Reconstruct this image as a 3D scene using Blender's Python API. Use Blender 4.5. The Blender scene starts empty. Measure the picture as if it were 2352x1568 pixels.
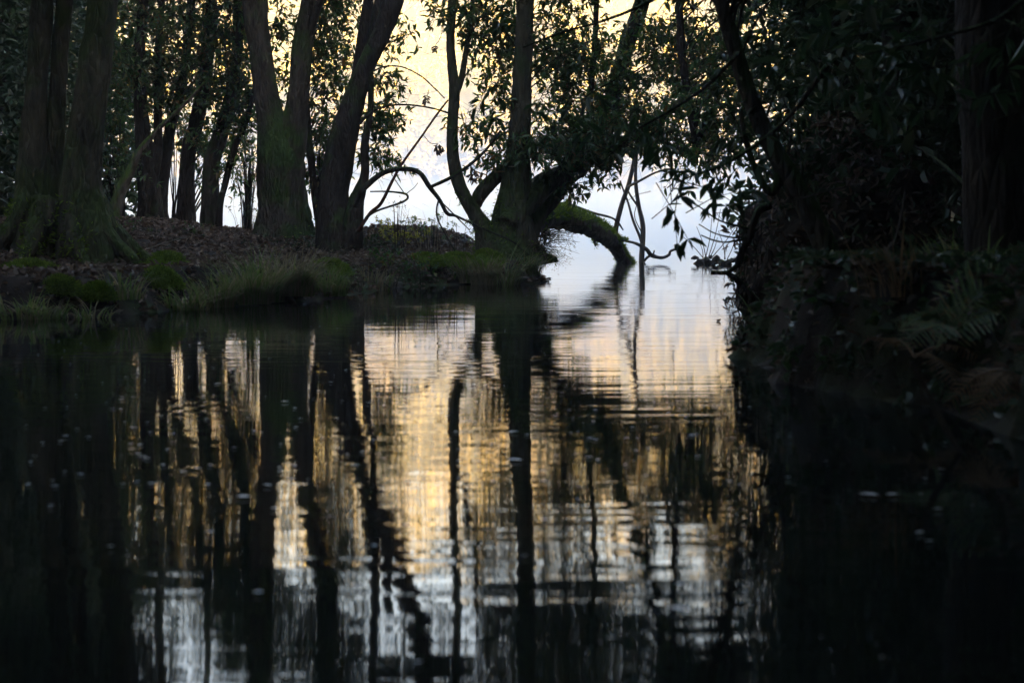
import bpy, math, random
import numpy as np
from mathutils import noise as mn, Vector
random.seed(7); R = np.random.default_rng(11)
S = bpy.context.scene
C = S.collection
# ---------------------------------------------------------------- camera frame
FP, CX, CY, HOR, CAMH = 3267.0, 1176.0, 784.0, 540.0, 0.6
PIT = math.atan((CY-HOR)/FP)
cp, sp_ = math.cos(PIT), math.sin(PIT)
def at(x, y, D):
    u = (CY-y)/FP
    ry = cp+u*sp_; rz = -sp_+u*cp; rx = (x-CX)/FP
    t = D/ry
    return np.array([rx*t, D, CAMH+rz*t])
def pm(D):            # metres per photo unit at distance D
    return D/FP
# ---------------------------------------------------------------- mesh helpers
class MB:
    def __init__(s): s.v=[]; s.f4=[]; s.f3=[]; s.n=0; s.m4=[]; s.m3=[]
    def add(s, V, Q=None, T=None, m=0):
        V=np.asarray(V,float); s.v.append(V)
        if Q is not None and len(Q): s.f4.append(np.asarray(Q)+s.n); s.m4.append(np.full(len(Q),m))
        if T is not None and len(T): s.f3.append(np.asarray(T)+s.n); s.m3.append(np.full(len(T),m))
        s.n+=len(V)
    def build(s, name, mats, parent=None, smooth=True):
        V=np.concatenate(s.v) if s.v else np.zeros((0,3))
        Q=np.concatenate(s.f4) if s.f4 else np.zeros((0,4),int)
        T=np.concatenate(s.f3) if s.f3 else np.zeros((0,3),int)
        me=bpy.data.meshes.new(name)
        me.vertices.add(len(V)); me.vertices.foreach_set('co',V.astype(np.float32).ravel())
        nl=len(Q)*4+len(T)*3
        me.loops.add(nl); me.loops.foreach_set('vertex_index',np.concatenate([Q.ravel(),T.ravel()]).astype(np.int32))
        me.polygons.add(len(Q)+len(T))
        me.polygons.foreach_set('loop_start',np.concatenate([np.arange(len(Q))*4,len(Q)*4+np.arange(len(T))*3]).astype(np.int32))
        if not isinstance(mats,(list,tuple)): mats=[mats]
        for m in mats: me.materials.append(m)
        mi=np.concatenate([np.concatenate(s.m4) if s.m4 else np.zeros(0,int),np.concatenate(s.m3) if s.m3 else np.zeros(0,int)])
        me.polygons.foreach_set('material_index',mi.astype(np.int32))
        me.update(calc_edges=True)
        me.polygons.foreach_set('use_smooth',np.full(len(Q)+len(T),smooth))
        me.validate()
        o=bpy.data.objects.new(name,me); C.objects.link(o)
        if parent is not None:
            o.parent=parent; o.location=-parent.location
        return o
def tag(o,label=None,cat=None,group=None,kind=None):
    if label: o['label']=label
    if cat: o['category']=cat
    if group: o['group']=group
    if kind: o['kind']=kind
    return o
def empty(name,loc,label,cat,group=None):
    o=bpy.data.objects.new(name,None); C.objects.link(o); o.location=[float(a) for a in loc]
    o.empty_display_size=.1
    return tag(o,label,cat,group)
def spline(P, n):
    P=np.asarray(P,float); k=len(P)
    if k<3:
        t=np.linspace(0,k-1,n)[:,None]; i=np.minimum(t.astype(int),k-2)[:,0]; f=t[:,0]-i
        return P[i]*(1-f)[:,None]+P[i+1]*f[:,None]
    Q=np.vstack([2*P[0]-P[1],P,2*P[-1]-P[-2]])
    t=np.linspace(0,k-1-1e-9,n); i=t.astype(int); f=(t-i)[:,None]
    a,b,c,d=Q[i],Q[i+1],Q[i+2],Q[i+3]
    return .5*((2*b)+(-a+c)*f+(2*a-5*b+4*c-d)*f**2+(-a+3*b-3*c+d)*f**3)
def tube(mb, pts, rad, seg=8, n=None, rough=0.0, lump=3.0, cap=True, m=0, flute=0.0, seed=None):
    """pts (k,3), rad (k,)"""
    pts=np.asarray(pts,float); rad=np.asarray(rad,float)
    n=n or max(4,len(pts)*3)
    A=spline(np.hstack([pts,rad[:,None]]),n); P=A[:,:3]; r=np.maximum(A[:,3],.0006)
    T=np.gradient(P,axis=0); T/=np.linalg.norm(T,axis=1)[:,None]+1e-12
    ref=np.array([0.,1.,0.]) if abs(T[0][1])<.8 else np.array([1.,0.,0.])
    U=np.zeros_like(T); u=ref-T[0]*T[0].dot(ref)
    for i in range(n):
        u=u-T[i]*T[i].dot(u); u/=np.linalg.norm(u)+1e-12; U[i]=u
    B=np.cross(T,U)
    a=np.linspace(0,2*math.pi,seg,endpoint=False)
    sd=random.random()*50 if seed is None else seed
    rr=np.repeat(r[:,None],seg,1)
    if rough>0:
        for i in range(n):
            for j in range(seg):
                q=P[i]+(U[i]*math.cos(a[j])+B[i]*math.sin(a[j]))*r[i]
                v=Vector((q[0]*lump*1.6+sd,q[1]*lump*1.6,q[2]*lump*.6))
                w=mn.noise(v)+.55*mn.noise(v*2.7)+.35*mn.noise(v*6.5)
                if seg>=16: w+=.5*mn.noise(Vector((q[0]*22+sd,q[1]*22,q[2]*3.5)))+.25*abs(mn.noise(Vector((q[0]*45,q[1]*45+sd,q[2]*9))))
                rr[i,j]*=1+rough*w
    if flute>0:
        s=np.linspace(0,1,n)[:,None]
        rr*=1+flute*np.cos(a*5+sd)[None,:]*np.clip(1-s*2.2,0,1)
    V=P[:,None,:]+rr[:,:,None]*(U[:,None,:]*np.cos(a)[None,:,None]+B[:,None,:]*np.sin(a)[None,:,None])
    V=V.reshape(-1,3)
    i=np.arange(n-1)[:,None]*seg; j=np.arange(seg)[None,:]; jn=(j+1)%seg
    Q=np.stack([i+j,i+jn,i+seg+jn,i+seg+j],-1).reshape(-1,4)
    if cap:
        V=np.vstack([V,P[0],P[-1]]); k=n*seg
        jj=np.arange(seg)
        T1=np.stack([np.full(seg,k),(jj+1)%seg,jj],-1); T2=np.stack([np.full(seg,k+1),(n-1)*seg+jj,(n-1)*seg+(jj+1)%seg],-1)
        mb.add(V,Q,np.vstack([T1,T2]),m)
    else: mb.add(V,Q,m=m)
    return P,r
def norm(a): return a/(np.linalg.norm(a,axis=-1,keepdims=True)+1e-12)
def leaves(mb, base, d, nrm, L, Wd, fold=.25, m=0, droop=.15):
    """pointed oval leaves, two quads folded on the midrib"""
    base=np.asarray(base); n=len(base)
    if n==0: return
    d=norm(d); s=norm(np.cross(d,nrm)); u=norm(np.cross(s,d))
    L=np.broadcast_to(L,(n,))[:,None]; Wd=np.broadcast_to(Wd,(n,))[:,None]
    up=u*fold*Wd
    v0=base; v1=base+d*L*.28-s*Wd*.45+up; v2=base+d*L*.66-s*Wd*.42+up-u*L*droop*.4
    v3=base+d*L-u*L*droop; v4=base+d*L*.66+s*Wd*.42+up-u*L*droop*.4; v5=base+d*L*.28+s*Wd*.45+up
    V=np.stack([v0,v1,v2,v3,v4,v5],1).reshape(-1,3)
    k=np.arange(n)[:,None]*6
    Q=np.vstack([k+np.array([[0,3,2,1]]),k+np.array([[0,5,4,3]])])
    mb.add(V,Q,m=m)
def thin_tubes(mb, A, Bm, Cc, r0, r1, m=0):
    """many 3-sided curved twigs A->B->C"""
    n=len(A)
    if n==0: return
    d=norm(Cc-A); ref=np.where(np.abs(d[:,2:3])<.8,np.array([[0,0,1.]]),np.array([[1.,0,0]]))
    s=norm(np.cross(d,ref)); u=np.cross(s,d)
    V=[]
    for P,r in ((A,r0),(Bm,(r0+r1)/2),(Cc,r1)):
        for k in range(3):
            an=k*2*math.pi/3; V.append(P+(s*math.cos(an)+u*math.sin(an))*r)
    V=np.stack(V,1).reshape(-1,3); k=np.arange(n)[:,None]*9
    Q=[]
    for lv in (0,3):
        for j in range(3):
            Q.append(k+np.array([[lv+j,lv+(j+1)%3,lv+3+(j+1)%3,lv+3+j]]))
    mb.add(V,np.vstack(Q),m=m)
def rnd_unit(n):
    return norm(R.normal(size=(n,3)))
def twigs(mb, cen, n_leaf=9, tl=.42, L=.10, W=.039, bias=(0,0,-.15), droop=.2, r=.003, mt=1, ml=0):
    """a leafy twig at every centre: curved stalk, alternate leaves, rosette at the tip"""
    n=len(cen)
    if n==0: return
    d=norm(rnd_unit(n)*np.array([1,1,.7])+np.array(bias)); l=tl*R.uniform(.6,1.3,n)[:,None]
    A=cen-d*l*.5; B=cen+rnd_unit(n)*l*.06; E=cen+d*l*.5-np.array([0,0,1])*l*.10
    thin_tubes(mb,A,B,E,r*1.3,r*.6,m=mt)
    m2=n//2                      # bare side twigs
    if m2>2:
        q=cen[R.choice(n,m2,replace=False)]+R.normal(size=(m2,3))*.1; e=norm(rnd_unit(m2)*[1,.8,.8]+[0,0,-.1])*tl*R.uniform(.7,1.7,m2)[:,None]
        thin_tubes(mb,q,q+e*.5+rnd_unit(m2)*tl*.12,q+e,r*.8,r*.3,m=mt)
    k=n_leaf; nt=max(3,k//2)
    for i in range(k):
        tip=i<nt
        t=np.full(n,1.0) if tip else R.uniform(.35,.95,n)
        t=t[:,None]; pos=A*(1-t)**2+2*B*t*(1-t)+E*t**2
        rd=rnd_unit(n); side=norm(rd-d*np.sum(rd*d,1,keepdims=True))
        ld=norm(side*R.uniform(.6,1.1,n)[:,None]+d*(R.uniform(.1,.9,n)[:,None])+np.array([0,0,-droop]))
        nn=norm(np.array([0,0,1.])+rnd_unit(n)*.55)
        s=R.uniform(.45,1.35,n)
        leaves(mb,pos,ld,nn,L*s,W*s*R.uniform(.85,1.15,n),m=ml)
def blob_pts(x,y,rx,ry,D,rD,dens=1.0,tw_per_m2=120):
    c=at(x,y,D); a=rx*pm(D); b=ry*pm(D)
    if y<-100 and dens>.6: dens*=1.7
    n=max(3,int(math.pi*a*b*tw_per_m2*dens))
    u=rnd_unit(n)*(R.random(n)[:,None]**.42)
    p=u*np.array([a,rD,b])
    # clumpiness
    keep=np.array([mn.noise(Vector((q[0]*1.9+c[0],q[1]*1.2+D,q[2]*2.2+c[2])))>-.22 for q in p])
    return c+p[keep]
# ---------------------------------------------------------------- materials
def mat(name):
    m=bpy.data.materials.new(name); m.use_nodes=True; nt=m.node_tree; nt.nodes.clear()
    return m,nt,nt.nodes,nt.links
def N(nodes,t,**kw):
    n=nodes.new(t)
    for k,v in kw.items():
        if k in n.inputs.keys(): n.inputs[k].default_value=v
        else: setattr(n,k,v)
    return n
def ramp(nodes,stops,interp='LINEAR'):
    r=nodes.new('ShaderNodeValToRGB'); e=r.color_ramp.elements; r.color_ramp.interpolation=interp
    while len(e)<len(stops): e.new(.5)
    for a,(p,c) in zip(e,stops): a.position=p; a.color=(*c,1) if len(c)==3 else c
    return r
def bark(name, c1, c2, moss=(.03,.055,.012), moss_amt=.5, scale=9, lean=.35):
    m,nt,n,l=mat(name)
    g=N(n,'ShaderNodeNewGeometry'); mp=N(n,'ShaderNodeMapping'); mp.inputs['Scale'].default_value=(1,1,.3)
    l.new(g.outputs['Position'],mp.inputs['Vector'])
    t=N(n,'ShaderNodeTexNoise',Scale=scale,Detail=8,Roughness=.65); l.new(mp.outputs[0],t.inputs['Vector'])
    t2=N(n,'ShaderNodeTexNoise',Scale=2.3,Detail=5,Roughness=.6); l.new(g.outputs['Position'],t2.inputs['Vector'])
    vo=N(n,'ShaderNodeTexVoronoi',Scale=scale*2.4,feature='DISTANCE_TO_EDGE'); l.new(mp.outputs[0],vo.inputs['Vector'])
    r=ramp(n,[(.32,c1),(.68,c2)]); l.new(t.outputs[0],r.inputs[0])
    sx=N(n,'ShaderNodeSeparateXYZ'); l.new(g.outputs['Normal'],sx.inputs[0])
    a=N(n,'ShaderNodeMath',operation='MULTIPLY_ADD'); a.inputs[1].default_value=lean; l.new(sx.outputs['Z'],a.inputs[0]); l.new(t2.outputs[0],a.inputs[2])
    mr=N(n,'ShaderNodeMapRange'); mr.inputs['From Min'].default_value=.62-moss_amt*.35; mr.inputs['From Max'].default_value=.80-moss_amt*.35
    l.new(a.outputs[0],mr.inputs['Value'])
    mc=ramp(n,[(.3,tuple(q*.5 for q in moss)),(.7,tuple(q*1.5 for q in moss))]); l.new(t.outputs[0],mc.inputs[0])
    mx=N(n,'ShaderNodeMix',data_type='RGBA'); l.new(mr.outputs[0],mx.inputs[0]); l.new(r.outputs[0],mx.inputs[6]); l.new(mc.outputs[0],mx.inputs[7])
    b=N(n,'ShaderNodeBump',Strength=1.0,Distance=.05); ad=N(n,'ShaderNodeMath',operation='ADD'); l.new(t.outputs[0],ad.inputs[0]); l.new(vo.outputs[0],ad.inputs[1]); l.new(ad.outputs[0],b.inputs['Height'])
    p=N(n,'ShaderNodeBsdfPrincipled',Roughness=.9); p.inputs['Specular IOR Level'].default_value=.25
    l.new(mx.outputs[2],p.inputs['Base Color']); l.new(b.outputs[0],p.inputs['Normal'])
    o=N(n,'ShaderNodeOutputMaterial'); l.new(p.outputs[0],o.inputs[0]); return m
def leafmat(name, cols, trans=.3, rough=.42, spec=.5):
    m,nt,n,l=mat(name)
    g=N(n,'ShaderNodeNewGeometry'); r=ramp(n,[(i/(len(cols)-1),c) for i,c in enumerate(cols)]); l.new(g.outputs['Random Per Island'],r.inputs[0])
    p=N(n,'ShaderNodeBsdfPrincipled',Roughness=rough); p.inputs['Specular IOR Level'].default_value=spec
    l.new(r.outputs[0],p.inputs['Base Color'])
    o=N(n,'ShaderNodeOutputMaterial')
    if trans>0:
        hs=N(n,'ShaderNodeHueSaturation',Saturation=1.15,Value=1.6); l.new(r.outputs[0],hs.inputs['Color'])
        t=N(n,'ShaderNodeBsdfTranslucent'); l.new(hs.outputs[0],t.inputs[0])
        x=N(n,'ShaderNodeMixShader'); x.inputs[0].default_value=trans; l.new(p.outputs[0],x.inputs[1]); l.new(t.outputs[0],x.inputs[2]); l.new(x.outputs[0],o.inputs[0])
    else: l.new(p.outputs[0],o.inputs[0])
    return m
M={}
M['bark']=bark('bark',(.018,.014,.011),(.075,.062,.05),moss_amt=.45)
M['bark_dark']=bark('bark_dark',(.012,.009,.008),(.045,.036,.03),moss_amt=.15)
M['bark_mossy']=bark('bark_mossy',(.025,.022,.015),(.10,.09,.06),moss=(.04,.058,.016),moss_amt=.45,scale=8)
M['bark_log']=bark('bark_log',(.02,.017,.014),(.15,.13,.11),moss=(.06,.10,.025),moss_amt=.6,scale=7,lean=.55)
M['deadwood']=bark('deadwood',(.03,.024,.02),(.10,.08,.07),moss_amt=-.4)
M['redwood']=bark('red_twig',(.05,.02,.014),(.11,.045,.03),moss_amt=-.4)
M['leaf']=leafmat('laurel_leaf',[(.022,.05,.018),(.04,.095,.028),(.06,.12,.032),(.04,.08,.035),(.09,.13,.035),(.14,.08,.03)],trans=.38)
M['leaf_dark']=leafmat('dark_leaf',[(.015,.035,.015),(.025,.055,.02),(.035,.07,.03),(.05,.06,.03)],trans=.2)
M['leaf_yellow']=leafmat('yellow_leaf',[(.16,.20,.04),(.24,.24,.05),(.30,.27,.06)],trans=.4,rough=.6)
M['leaf_brown']=leafmat('dead_leaf',[(.05,.03,.018),(.09,.055,.035),(.13,.09,.065),(.16,.13,.11),(.06,.035,.03)],trans=.12,rough=.55,spec=.5)
M['grass']=leafmat('grass_blade',[(.09,.14,.045),(.13,.19,.06),(.16,.19,.08),(.20,.18,.10)],trans=.3,rough=.55)
M['straw']=leafmat('straw',[(.22,.19,.11),(.30,.25,.17),(.14,.13,.07)],trans=.25,rough=.6)
M['fern']=leafmat('fern_green',[(.07,.12,.045),(.10,.155,.06),(.13,.17,.08),(.16,.12,.05)],trans=.3,rough=.6)
M['bracken']=leafmat('bracken_brown',[(.16,.10,.05),(.22,.14,.08),(.10,.07,.04)],trans=.2,rough=.7)
M['moss']=leafmat('moss',[(.06,.10,.018),(.11,.17,.03),(.19,.27,.045)],trans=.2,rough=.9,spec=.1)
M['herb']=leafmat('herb',[(.10,.16,.07),(.14,.20,.09),(.20,.26,.15)],trans=.35,rough=.4)
M['pale']=leafmat('sky_sheen_leaf',[(.45,.5,.55),(.6,.62,.62),(.3,.33,.35)],trans=.1,rough=.3)  # blue-white colour stands in for sky reflected off floating leaves
M['far_leaf']=leafmat('autumn_wood',[(.10,.10,.06),(.40,.27,.04),(.56,.43,.06),(.16,.15,.09),(.54,.38,.06),(.30,.20,.10),(.56,.40,.07),(.12,.11,.07)],trans=.2,rough=.8,spec=.1)
def patchy(m,sc):      # whole trees of one autumn colour, not confetti
    nt=m.node_tree; r=[n for n in nt.nodes if n.type=='VALTORGB'][0]
    for k in list(r.inputs[0].links): nt.links.remove(k)
    g=nt.nodes.new('ShaderNodeNewGeometry'); t=nt.nodes.new('ShaderNodeTexNoise'); t.inputs['Scale'].default_value=sc; t.inputs['Detail'].default_value=3
    a=nt.nodes.new('ShaderNodeMapRange'); a.inputs['From Min'].default_value=.28; a.inputs['From Max'].default_value=.72
    nt.links.new(g.outputs['Position'],t.inputs['Vector']); nt.links.new(t.outputs[0],a.inputs['Value']); nt.links.new(a.outputs[0],r.inputs[0])
patchy(M['far_leaf'],.11)
# soil
def soil():
    m,nt,n,l=mat('woodland_soil')
    g=N(n,'ShaderNodeNewGeometry')
    t=N(n,'ShaderNodeTexNoise',Scale=5,Detail=10,Roughness=.7); l.new(g.outputs['Position'],t.inputs['Vector'])
    t2=N(n,'ShaderNodeTexNoise',Scale=.8,Detail=6,Roughness=.6); l.new(g.outputs['Position'],t2.inputs['Vector'])
    r=ramp(n,[(.3,(.008,.006,.005)),(.6,(.03,.021,.016)),(.8,(.048,.036,.027))]); l.new(t.outputs[0],r.inputs[0])
    r2=ramp(n,[(.52,(0,0,0)),(.62,(1,1,1))]); l.new(t2.outputs[0],r2.inputs[0])
    mx=N(n,'ShaderNodeMix',data_type='RGBA'); l.new(r2.outputs[0],mx.inputs[0]); l.new(r.outputs[0],mx.inputs[6]); mx.inputs[7].default_value=(.028,.045,.014,1)
    b=N(n,'ShaderNodeBump',Strength=1,Distance=.05); l.new(t.outputs[0],b.inputs['Height'])
    p=N(n,'ShaderNodeBsdfPrincipled',Roughness=.85); p.inputs['Specular IOR Level'].default_value=.3
    l.new(mx.outputs[2],p.inputs['Base Color']); l.new(b.outputs[0],p.inputs['Normal'])
    o=N(n,'ShaderNodeOutputMaterial'); l.new(p.outputs[0],o.inputs[0]); return m
M['soil']=soil()
def watermat():
    m,nt,n,l=mat('creek_water')
    g=N(n,'ShaderNodeNewGeometry')
    def nz(sx,sy,scale,det,dist,rough=.5,rot=0):
        mp=N(n,'ShaderNodeMapping'); mp.inputs['Scale'].default_value=(sx,sy,1); mp.inputs['Rotation'].default_value=(0,0,rot)
        l.new(g.outputs['Position'],mp.inputs['Vector'])
        t=N(n,'ShaderNodeTexNoise',Scale=scale,Detail=det,Roughness=rough,Distortion=dist); l.new(mp.outputs[0],t.inputs['Vector']); return t.outputs[0]
    a=nz(.45,1,1.15,1.5,.5,rot=.08)      # swells ~0.5 m
    b=nz(.24,1,4.6,2.0,.6,rot=-.12)     # ripples ~0.2 m
    c=nz(.8,1,.55,1,0)                  # patches: calm and ruffled water
    mr=N(n,'ShaderNodeMapRange'); mr.inputs['From Min'].default_value=.40; mr.inputs['From Max'].default_value=.62; mr.inputs['To Min'].default_value=.28; mr.inputs['To Max'].default_value=1.0
    l.new(c,mr.inputs['Value'])
    def mul(x,k):
        q=N(n,'ShaderNodeMath',operation='MULTIPLY'); l.new(x,q.inputs[0])
        if isinstance(k,float): q.inputs[1].default_value=k
        else: l.new(k,q.inputs[1])
        return q.outputs[0]
    A=mul(a,SW); B=mul(mul(b,RP),mr.outputs[0])
    f=nz(.16,1,11,2.0,.5,rot=.07)       # fine wind ripple in long thin lines
    s0=N(n,'ShaderNodeMath',operation='ADD'); l.new(A,s0.inputs[0]); l.new(B,s0.inputs[1])
    s=N(n,'ShaderNodeMath',operation='ADD'); l.new(s0.outputs[0],s.inputs[0]); l.new(mul(mul(f,FR),mr.outputs[0]),s.inputs[1])
    bp=N(n,'ShaderNodeBump',Strength=1,Distance=1.0); l.new(s.outputs[0],bp.inputs['Height'])
    p=N(n,'ShaderNodeBsdfPrincipled',Roughness=.03,IOR=1.333); p.inputs['Base Color'].default_value=(.008,.010,.009,1)
    l.new(bp.outputs[0],p.inputs['Normal'])
    o=N(n,'ShaderNodeOutputMaterial'); l.new(p.outputs[0],o.inputs[0]); return m
SW,RP,FR=.0026,.0026,.0016
M['water']=watermat()
# ---------------------------------------------------------------- ground
LB=np.array([(-420,9),(-30,9.2),(-12,9.4),(-6,9.6),(-3.6,10.0),(-3.0,10.6),(-2.75,11.3),(-2.46,11.9),(-2.1,12.4),(-1.83,13.1),(-1.75,14.0),(-1.6,14.9),(-1.36,16.1),(-.9,17.0),(-.5,17.4),(.1,17.3),(.42,17.9),(.45,18.6),(.1,20.0),(-.5,22.5),(-1.2,25.5),(-3,27),(-6,27.5),(-10,29),(-20,34),(-60,50),(-420,60)])
RB=np.array([(420,-380),(1.3,-380),(1.35,-10),(1.5,0),(1.55,3.0),(1.55,4.2),(1.35,5.2),(1.08,5.75),(1.12,6.6),(1.35,7.6),(1.62,8.6),(1.68,9.3),(1.9,10.2),(2.3,11.5),(3.0,14),(4.0,19),(5.3,26),(6.2,33),(10,38),(30,44),(90,55),(420,62)])
BB=np.array([(-420,-380),(-420,-4.5),(-14,-4.5),(-5,-4.2),(-1.5,-4.6),(-.8,-6),(-.7,-380)])
def sdf(poly,X,Y):
    x=X.ravel(); y=Y.ravel(); d=np.full(x.shape,1e9); ins=np.zeros(x.shape,bool); k=len(poly)
    for i in range(k):
        a=poly[i]; b=poly[(i+1)%k]; e=b-a
        t=np.clip(((x-a[0])*e[0]+(y-a[1])*e[1])/(e@e),0,1)
        d=np.minimum(d,np.hypot(x-a[0]-t*e[0],y-a[1]-t*e[1]))
        c=((a[1]>y)!=(b[1]>y)); xi=a[0]+(y-a[1])*e[0]/(e[1] if abs(e[1])>1e-9 else 1e-9)
        ins^=c&(x<xi)
    return np.where(ins,d,-d).reshape(X.shape)
def sst(t): t=np.clip(t,0,1); return t*t*(3-2*t)
def wob(X,Y,f): return (np.sin(X*f+1.3*np.sin(Y*f*.7+1))+np.sin(Y*f*1.3+1.7*np.sin(X*f*.6+2))+.6*np.sin((X+Y)*f*2.1+np.sin(X*f*3.1)))/2.6
def height(X,Y):
    X=np.asarray(X,float); Y=np.asarray(Y,float)
    w=.10*wob(X,Y,3.1)+.05*wob(X,Y,8.3)
    dl=sdf(LB,X,Y)+w; dr=sdf(RB,X,Y)+w; db=sdf(BB,X,Y)+w
    zl=.30*sst(dl/.35)+.50*sst((dl-1.4)/4.0)+.0*dl
    zl=zl+.42*np.exp(-((X+1.5)/1.3)**2-((Y-20.6)/1.5)**2)*sst(dl/.8)
    zr=.45*sst(dr/.16)+.6*sst((dr-.6)/3.5)+.8*sst((dr-4)/12)
    zb=.35*sst(db/.4)+.6*sst((db-.6)/3.5)
    z=np.where(dl>0,zl,np.where(dr>0,zr,np.where(db>0,zb,-.5*sst(-np.maximum(np.maximum(dl,dr),db)/1.5))))
    land=(np.maximum(np.maximum(dl,dr),db)>0)
    z=z+np.where(land,.035*wob(X,Y,2.3)+.02*wob(X,Y,6.1)+.012*wob(X,Y,15),0)
    # far valley side
    rr=np.hypot(X*.72,Y-20)
    hill=46*sst((rr-138-6*wob(X,Y,.02))/105)*(1+.10*wob(X,Y,.018))
    z=np.maximum(z,-.5)+np.where(rr>130,hill,0)
    q=X*.53-(Y-20)*.848; side=X*.848+(Y-20)*.53      # unseen ridge added behind and to the right to block the low sun
    z=z+46*sst((q-62)/75)*sst((260-np.abs(side))/120)
    return z
def axis(lo,hi,f0,f1,st):
    a=list(np.arange(f0,f1+1e-6,st)); s=st
    while a[-1]<hi: s*=1.13; a.append(a[-1]+s)
    s=st; b=[]; c=f0
    while c>lo: s*=1.13; c-=s; b.append(c)
    return np.array(b[::-1]+a)
gx=axis(-400,400,-6.5,5,.07); gy=axis(-330,400,3,27,.08)
X,Y=np.meshgrid(gx,gy); Z=height(X,Y)
nx,ny=len(gx),len(gy)
mb=MB(); idx=np.arange(nx*ny).reshape(ny,nx)
Q=np.stack([idx[:-1,:-1],idx[:-1,1:],idx[1:,1:],idx[1:,:-1]],-1).reshape(-1,4)
mb.add(np.stack([X,Y,Z],-1).reshape(-1,3),Q)
tag(mb.build('ground',M['soil']),'dark leaf-strewn earth of the creek banks and valley side','ground',kind='structure')
mb=MB(); mb.add([(-380,-300,0),(380,-300,0),(380,380,0),(-380,380,0)],[(0,1,2,3)])
tag(mb.build('water',M['water'],smooth=False),'dark rippled creek water with tree reflections','water',kind='structure')
def gz(x,y): return float(height(np.array([x]),np.array([y]))[0])
def ghit(x,y,lo=7.,hi=27.):
    Ds=np.arange(lo,hi,.04); pp=np.array([at(x,y,d) for d in Ds]); k=np.where(pp[:,2]<height(pp[:,0],pp[:,1]))[0]
    return float(Ds[k[0]]) if len(k) else None
# ---------------------------------------------------------------- tree maker
def stem(mb, rows, seg=20, rough=.10, k=5, m=0, lump=3, flute=0, **kw):
    """rows of (x,y,w,D) in photo units"""
    pts=[at(x,y,D) for x,y,w,D in rows]; r=[w*.5*pm(D) for x,y,w,D in rows]
    return tube(mb,pts,r,seg=seg,n=len(rows)*k,rough=rough,lump=lump,m=m,flute=flute,**kw)
def limbs_to(mb, paths, P, nmax=40, r=.012):
    """bare boughs that run from a stem out into the foliage points"""
    if len(P)==0: return
    sel=P[R.choice(len(P),min(nmax,len(P)),replace=False)]
    ax=np.concatenate(paths)
    for q in sel:
        low=ax[ax[:,2]<q[2]+.3]
        if len(low)==0: low=ax
        dd=np.linalg.norm(low-q,axis=1)+ .8*np.maximum(0,low[:,2]-q[2]+.5)
        a=low[np.argmin(dd)]
        mid=(a+q)/2+np.array([R.normal()*.12,R.normal()*.1,abs(R.normal())*.15+.05])*np.linalg.norm(a-q)*.5
        L=np.linalg.norm(a-q)
        t=MB(); tube(t,[a,mid,q],[r*(.7+.25*L),r*.6,r*.25],seg=5,n=7,rough=0,cap=False); t.build('branch',M['bark_dark'],mb)
def tree(name,label,cat,stems,blobs,bm='bark',lm='leaf',tw=dict(),group=None,parts=None,seg=20,rough=.10,flute=0,nb=30,extra=None,k=5,br=.012):
    x,y,w,D=stems[0][0]; b=at(x,y,D); root=empty(name,(b[0],b[1],max(gz(b[0],b[1]),-.4)),label,cat,group)
    paths=[]
    for i,rows in enumerate(stems):
        t=MB(); P,r=stem(t,rows,seg=(seg*2 if seg>=20 else seg) if i==0 else (seg+4 if seg>=20 else max(10,seg-4)),rough=rough,flute=flute if i==0 else 0,k=k*2 if seg>=20 else k); paths.append(P)
        t.build('trunk' if i==0 else (parts[i-1] if parts else 'stem'),M[bm],root)
    if extra: extra(root,paths)
    if blobs:
        pts=np.concatenate([blob_pts(*bb) for bb in blobs])
        limbs_to(root,paths,pts,nb,r=br)
        l=MB(); twigs(l,pts,**tw); l.build('crown',[M[lm],M['bark_dark']],root,smooth=False)
    return root
def near_ground(x,D,sink=.12):
    """photo y of the ground below photo x at distance D"""
    p=at(x,540,D); z=gz(p[0],D)-sink
    return HOR+(CAMH-z)/pm(D)
# T1 mossy clump, left
D=13.5; g=near_ground(150,D)
def t1x(root,paths):
    l=MB(); 
    for k in range(9):           # buttress roots
        a=k/9*2*math.pi+.3; c=at(140,540,D); c[2]=gz(c[0],c[1])
        e=c+np.array([math.cos(a)*.95,math.sin(a)*.6,-.02]); e[2]=gz(e[0],e[1])-.04
        tube(l,[c+np.array([math.cos(a)*.3,math.sin(a)*.2,.55]),c+np.array([math.cos(a)*.55,math.sin(a)*.35,.2]),e],[.12,.08,.025],seg=14,n=16,rough=.5,lump=4)
    l.build('roots',M['bark_mossy'],root)
    fur(root,paths,D,1.3)
def fur(root,paths,D,zmax,n=16000):
    """moss tufts clinging to the lower stems"""
    o=root.children[0].data; me=[c for c in root.children if c.name.split('.')[0] in('trunk','stem','roots')]
    V=[];Nn=[]
    for c in me:
        a=np.empty(len(c.data.vertices)*3,np.float32); c.data.vertices.foreach_get('co',a); V.append(a.reshape(-1,3))
        a=np.empty(len(c.data.vertices)*3,np.float32); c.data.vertices.foreach_get('normal',a); Nn.append(a.reshape(-1,3))
    V=np.concatenate(V);Nn=np.concatenate(Nn); k=R.integers(0,len(V),n); p=V[k]+R.normal(size=(n,3))*.02; nn=Nn[k]
    keep=(p[:,2]<zmax-R.random(n)*.8)&np.array([mn.noise(Vector(q*2.3))>.02 for q in p]); p=p[keep]; nn=nn[keep]
    l=MB(); leaves(l,p-nn*.01,nn+rnd_unit(len(p))*.8+np.array([0,0,-.3]),rnd_unit(len(p)),.06,.014,m=0)
    tag(l.build('moss',M['moss'],root,smooth=False),kind='stuff')
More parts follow.
